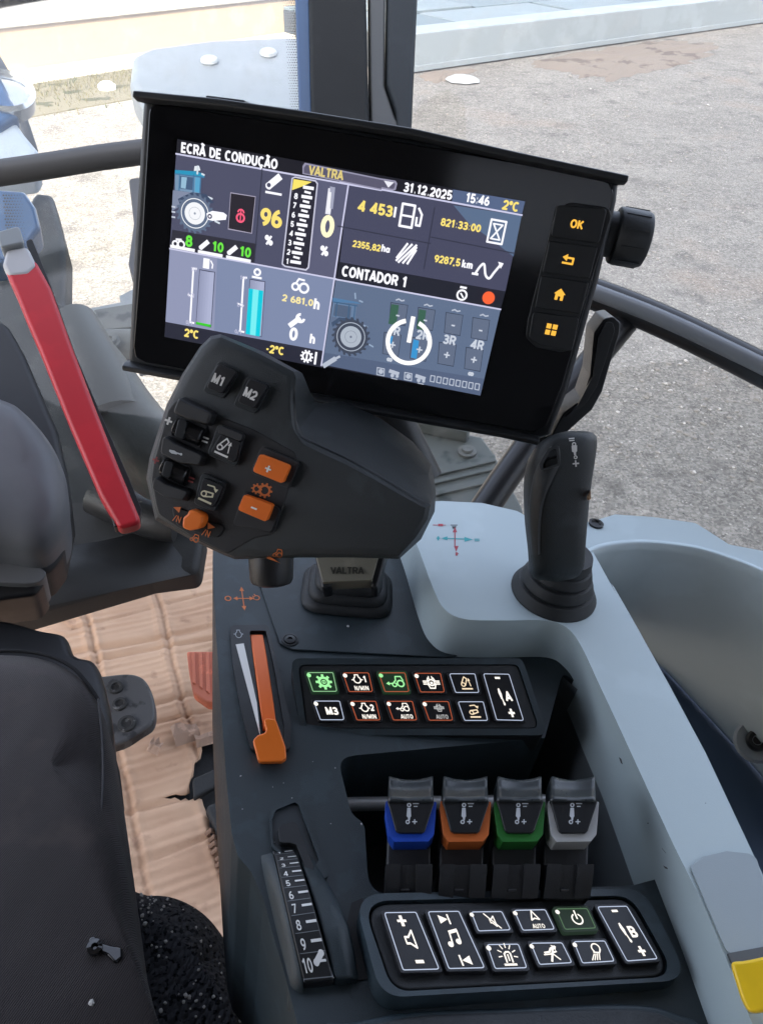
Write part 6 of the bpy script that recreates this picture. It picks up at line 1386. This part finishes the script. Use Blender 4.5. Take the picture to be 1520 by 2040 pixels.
# left bottom: gauges
for x0, y0, dx in ((528, 250, 0), (858, 312, 0)):
    spoly((80, 84, 110), [z3((x0, y0), (x0 + 104, y0 + 18), (x0 + 78, y0 + 384), (x0 - 24, y0 + 362))])
    for k in range(5):
        t = k / 5; col = (150 + 6 * k, 156 + 6 * k, 186 + 6 * k)
        spoly(col, [z3((x0 + 4 + 16 * k, y0 + 7 + 3 * k), (x0 + 4 + 16 * (k + 1) + 14 * (k == 4), y0 + 7 + 3 * (k + 1)), (x0 - 20 + 16 * (k + 1) + 14 * (k == 4), y0 + 362 + 3 * (k + 1)), (x0 - 20 + 16 * k, y0 + 358 + 3 * k))])
spoly((60, 210, 40), [z3((508, 595), (604, 614), (602, 630), (506, 610))])
spoly((0, 205, 225), [z3((853, 376), (948, 392), (924, 692), (832, 674))]); spoly((120, 240, 245), [z3((880, 380), (918, 387), (896, 686), (860, 678))])
a = Art()
for x0, y0 in ((490, 245), (818, 304)):
    a.line([L2(*p) for p in z3((x0 + 20, y0 + 2), (x0, y0), (x0 - 22, y0 + 352), (x0 + 2, y0 + 358))], .0011).line([L2(*p) for p in z3((x0 - 34, y0 + 172), (x0 - 2, y0 + 186))], .0009)
u, v = L2(*z3((582, 215))[0]); a.rect(u - .0026, v - .0028, u + .0012, v + .003).line([(u + .002, v + .002), (u + .0032, v), (u + .003, v - .002)], .0008)
u, v = L2(*z3((908, 275))[0]); a.ring(u, v + .0005, .0017, .0012).line([(u - .0026, v - .0026), (u + .0026, v - .0026)], .0012)
u, v = L2(*z3((1185, 355))[0]); a.ring(u - .0024, v - .0012, .0019, .0012).ring(u + .0028, v - .0012, .0026, .0013).line([(u - .002, v + .0012), (u - .0008, v + .0035), (u + .0025, v + .0032)], .0011)
u, v = L2(*z3((1160, 590))[0]); a.line([(u - .003, v - .003), (u + .0018, v + .0018)], .003).ring(u + .0026, v + .0022, .0022, .0016, 16, 90, 360)
u, v = L2(*z3((1232, 822))[0]); a.gear(u, v, .0025, .0011, 10).line([(u, v + .002), (u, v - .002)], .0011).line([(u + .0055, v + .0034), (u + .0055, v - .0036)], .0013)
sbuild(a, 'symbols', glow('ui_248_248_255', WH_))
stext((200, 200, 225), [('1/1', *z3((492, 250))[0], .0032, 'c'), ('1/2', *z3((474, 420))[0], .0034, 'c'), ('0/1', *z3((462, 600))[0], .0034, 'c'), ('1/1', *z3((815, 306))[0], .0032, 'c'), ('1/2', *z3((795, 484))[0], .0034, 'c'), ('0/1', *z3((782, 660))[0], .0034, 'c')])
stext(YE, [('2°C', *z3((476, 672))[0], .0068, 'c'), ('-2°C', *z3((1025, 778))[0], .0068, 'c'), ('2°C', *z2p((820, 207))[0], .0068, 'c')], 1.05, .0004)
stext((250, 234, 170), [('2 681,0', *z3((1070, 434))[0], .0054, 'l', z3((1275, 472))[0])], 1, .0003); stext(WH_, [('h', *z3((1298, 478))[0], .0088, 'c'), ('0', *z3((1146, 675))[0], .0108, 'c'), ('h', *z3((1270, 706))[0], .0082, 'c'), ('—', *z3((690, 690))[0], .006, 'c')], 1, .0004)
# right top: counters
stext(YE, [('4 453', *z2p((124, 205))[0], .0080, 'l', z2p((284, 236))[0]), ('821:33:00', *z2p((503, 279))[0], .0056, 'l', z2p((686, 309))[0]), ('2355,82', *z2p((100, 378))[0], .0050, 'l', z2p((229, 399))[0]), ('9287,5', *z2p((474, 446))[0], .0056, 'l', z2p((592, 467))[0])], 1.05, .0003)
stext(WH_, [('l', *z2p((294, 236))[0], .0080, 'c'), ('ha', *z2p((252, 402))[0], .0056, 'c'), ('km', *z2p((624, 474))[0], .0060, 'c')], 1, .0003)
a = Art(); u, v = L2(*z2p((358, 255))[0]); a.line([(u - .0046, v - .0058), (u - .0046, v + .006), (u + .0024, v + .006), (u + .0024, v - .0058)], .0013, True).line([(u - .0046, v), (u + .0024, v)], .0011).line([(u + .0048, v + .005), (u + .007, v + .002), (u + .0068, v - .004), (u + .0046, v - .004), (u + .0044, v)], .0012)
u, v = L2(*z2p((757, 326))[0]); a.line([(u - .0042, v - .006), (u - .0042, v + .006), (u + .0042, v + .006), (u + .0042, v - .006)], .0011, True).line([(u - .0026, v + .004), (u + .0026, v - .004)], .0009).line([(u + .0026, v + .004), (u - .0026, v - .004)], .0009).line([(u - .0026, v + .004), (u + .0026, v + .004)], .0008).line([(u - .0026, v - .004), (u + .0026, v - .004)], .0008)
u, v = L2(*z2p((345, 425))[0])
for k in range(5):
    o = -.0048 + k * .0026; a.line([(u + max(-.005, o - .004), v - .0054 + max(0, -.001 - o) * .6), (u + min(.0052, o + .0046), v + .0054 - max(0, o - .001) * .6)], .0012)
u, v = L2(*z2p((720, 495))[0]); a.line([tuple(p) for p in spline([(u - .007, v - .004), (u - .005, v + .0005), (u - .003, v + .002), (u - .001, v - .0035), (u + .0015, v - .005), (u + .0035, v - .0015), (u + .006, v + .003)], 5)], .0013).poly([(u + .0045, v + .0048), (u + .0078, v + .0044), (u + .0068, v + .0012)]).line([(u - .0085, v - .004), (u - .0055, v - .004)], .0013)
u, v = L2(*z2p((600, 608))[0]); a.ring(u, v - .0008, .0027, .0011, 18).line([(u - .0016, v + .0035), (u + .0016, v + .0035)], .0012).line([(u - .0008, v), (u + .001, v - .002)], .0009)
sbuild(a, 'symbols', glow('ui_248_248_255', WH_))
a = Art(); a.disc(*L2(*z2p((720, 627))[0]), .0036, 24); sbuild(a, 'record_dot', glow('ui_255_104_58', (255, 104, 58)))
# right bottom: valves, dimmed tractor and power ring
spoly((84, 126, 168), [z2p((10, 626), (122, 646), (140, 655), (10, 645))], 'tractor_picture'); spoly((104, 128, 160), [z2p((14, 646), (118, 660), (112, 730), (6, 712))], 'tractor_picture'); spoly((84, 100, 126), [z2p((20, 655), (95, 668), (90, 720), (12, 708))], 'tractor_picture')
sline((60, 96, 132), [z2p((14, 646), (122, 664)), z2p((30, 650), (24, 712)), z2p((86, 660), (80, 722)), z2p((112, 664), (106, 728))], .0006, 'tractor_picture')
spoly((66, 84, 112), [z2p((4, 740), (40, 716), (100, 722), (150, 760), (142, 766), (98, 738), (44, 732), (10, 760))], 'tractor_picture'); sline((150, 170, 196), [z2p((112, 606), (114, 630)), z2p((132, 640), (146, 646)), z2p((150, 752), (168, 760)), z2p((176, 840), (194, 850))], .0009, 'tractor_picture')
wheel(*z2p((93, 805))[0], .0103, (66, 74, 92), (176, 186, 200), (110, 120, 140))
for x, y in ((312, 700), (437, 722), (563, 745), (685, 768)):
    for yy, hh_ in ((y, 50), (y + 138, 52)):
        xx = x - (yy - y) * .22
        spoly((56, 66, 86), [z2p((xx - 38, yy - hh_ - 4), (xx + 42, yy - hh_ + 10), (xx + 28, yy + hh_ + 6), (xx - 46, yy + hh_ - 8))]); spoly((100, 112, 136), [z2p((xx - 35, yy - hh_), (xx + 39, yy - hh_ + 12), (xx + 26, yy + hh_ + 2), (xx - 43, yy + hh_ - 10))])
spoly((60, 100, 84), [z2p((278, 655), (312, 660), (300, 752), (264, 745)), z2p((404, 678), (436, 684), (424, 775), (392, 768))])
spoly((60, 150, 210), [z2p((378, 816), (404, 822), (392, 905), (366, 898)), z2p((275, 800), (285, 802), (278, 840), (270, 838))])
stext((205, 212, 225), [('-', 310, 0, .007, 'c')][:0] + [(t, *z2p((x, y))[0], s, 'c') for t, x, y, s in (('-', 308, 702, .0105), ('-', 433, 724, .0105), ('-', 560, 747, .0105), ('-', 685, 770, .0105), ('+', 284, 838, .0105), ('+', 406, 860, .0105), ('+', 531, 884, .0105), ('+', 654, 906, .0105), ('R', 304, 778, .0072), ('2R', 420, 796, .0074), ('3R', 543, 818, .0074), ('4R', 668, 840, .0074), ('∞', 270, 905, .006), ('∞', 640, 970, .006))], 1, .0002)
a = Art()
for x, y in ((318, 636), (446, 660), (572, 684), (700, 706)): a.line([L2(*p) for p in z2p((x - 18, y), (x - 6, y - 4), (x + 6, y + 4), (x + 18, y + 2))], .0008)
for k, (x, y) in enumerate(((230, 962), (290, 970), (355, 984), (410, 992))):
    if k % 2 == 0: a.line([L2(*p) for p in z2p((x - 16, y - 18), (x + 16, y - 12), (x + 14, y + 20), (x - 18, y + 14))], .0006, True); a.disc(*L2(*z2p((x, y))[0]), .0016, 8)
    else: a.line([L2(*p) for p in z2p((x - 18, y - 10), (x + 18, y + 2))], .0022).disc(*L2(*z2p((x - 8, y + 10))[0]), .0012, 10).disc(*L2(*z2p((x + 14, y + 14))[0]), .001, 10); a.line([L2(*p) for p in z2p((x - 12, y + 22), (x + 14, y + 28))], .0006)
for k in range(8): a.line([L2(*p) for p in z2p((458 + 29 * k, 980 + 5.2 * k), (476 + 29 * k, 983 + 5.2 * k), (472 + 29 * k, 1010 + 5.2 * k), (454 + 29 * k, 1006 + 5.2 * k))], .0006, True)
a.line([L2(*p) for p in z2p((-28, 935), (20, 905))], .0028).line([L2(*p) for p in z2p((20, 905), (42, 894))], .0014)
sbuild(a, 'symbols', glow('ui_186_194_210', (186, 194, 210)))
a = Art(); u, v = L2(*z2p((357, 828))[0]); a.ring(u, v, .0126, .0026, 40, 108, 432).line([(u, v + .0145), (u, v + .0005)], .0026); sbuild(a, 'power_symbol', glow('ui_255_255_255', (255, 255, 255), 1.1))

# specks of dust lying on the console
mb = MB(); rc = random.Random(21)
for i in range(14):
    x, y = rc.choice([(rc.uniform(450, 700), rc.uniform(1180, 1700)), (rc.uniform(470, 660), rc.uniform(1510, 1680)), (rc.uniform(600, 830), rc.uniform(1215, 1290))])
    p = FDK.hit(x, y, .0008); m2 = rock(p, rc.uniform(.0002, .00038), .8, i); mb.add(m2.v, m2.f)
for x, y, r in ((693, 1248, .0010), (720, 1642, .0006), (480, 1546, .0005), (668, 1530, .0004), (565, 1560, .0003)):
    m2 = rock(FDK.hit(x, y, .0016 if y < 1300 else 0), r, .7, int(x)); mb.add(m2.v, m2.f)
tag(mb.build('dust_specks', mat('dust_white', (.40, .40, .40), .9), smooth=False), kind='stuff')

a = Art(); a.line([tuple(v) for v in spline([(589, 748), (588, 790), (590, 838), (600, 868), (650, 893), (700, 917), (780, 962), (846, 1003)], 4)], 1.5)
drop(a, [gob], 'mould_seam', mat('seam_black', (.006, .007, .008), .5), mj, .41)
def on_shell(art, name, m):
    inv = so_.matrix_world.inverted()
    def fn(x, y, z):
        r = ray(x, y).normalized(); ok, p, nr, _ = so_.ray_cast(inv @ C0, inv.to_3x3() @ r); return (so_.matrix_world @ p - r * (.0003 + z)) if ok else FS2.hit(x, y)
    return art.build(name, fn, m, arm)
a = Art(); a.poly([(1232, 1508), (1237, 1512), (1240, 1523), (1236, 1520)]).poly([(1320, 1724), (1328, 1728), (1330, 1732), (1324, 1730)]).line([(1318, 1690), (1326, 1700)], .8).disc(1290, 1640, 1.4, 7).disc(1405, 1600, 1.0, 7)
on_shell(a, 'scuff', mat('scuff_dark', (.06, .06, .06), .8))
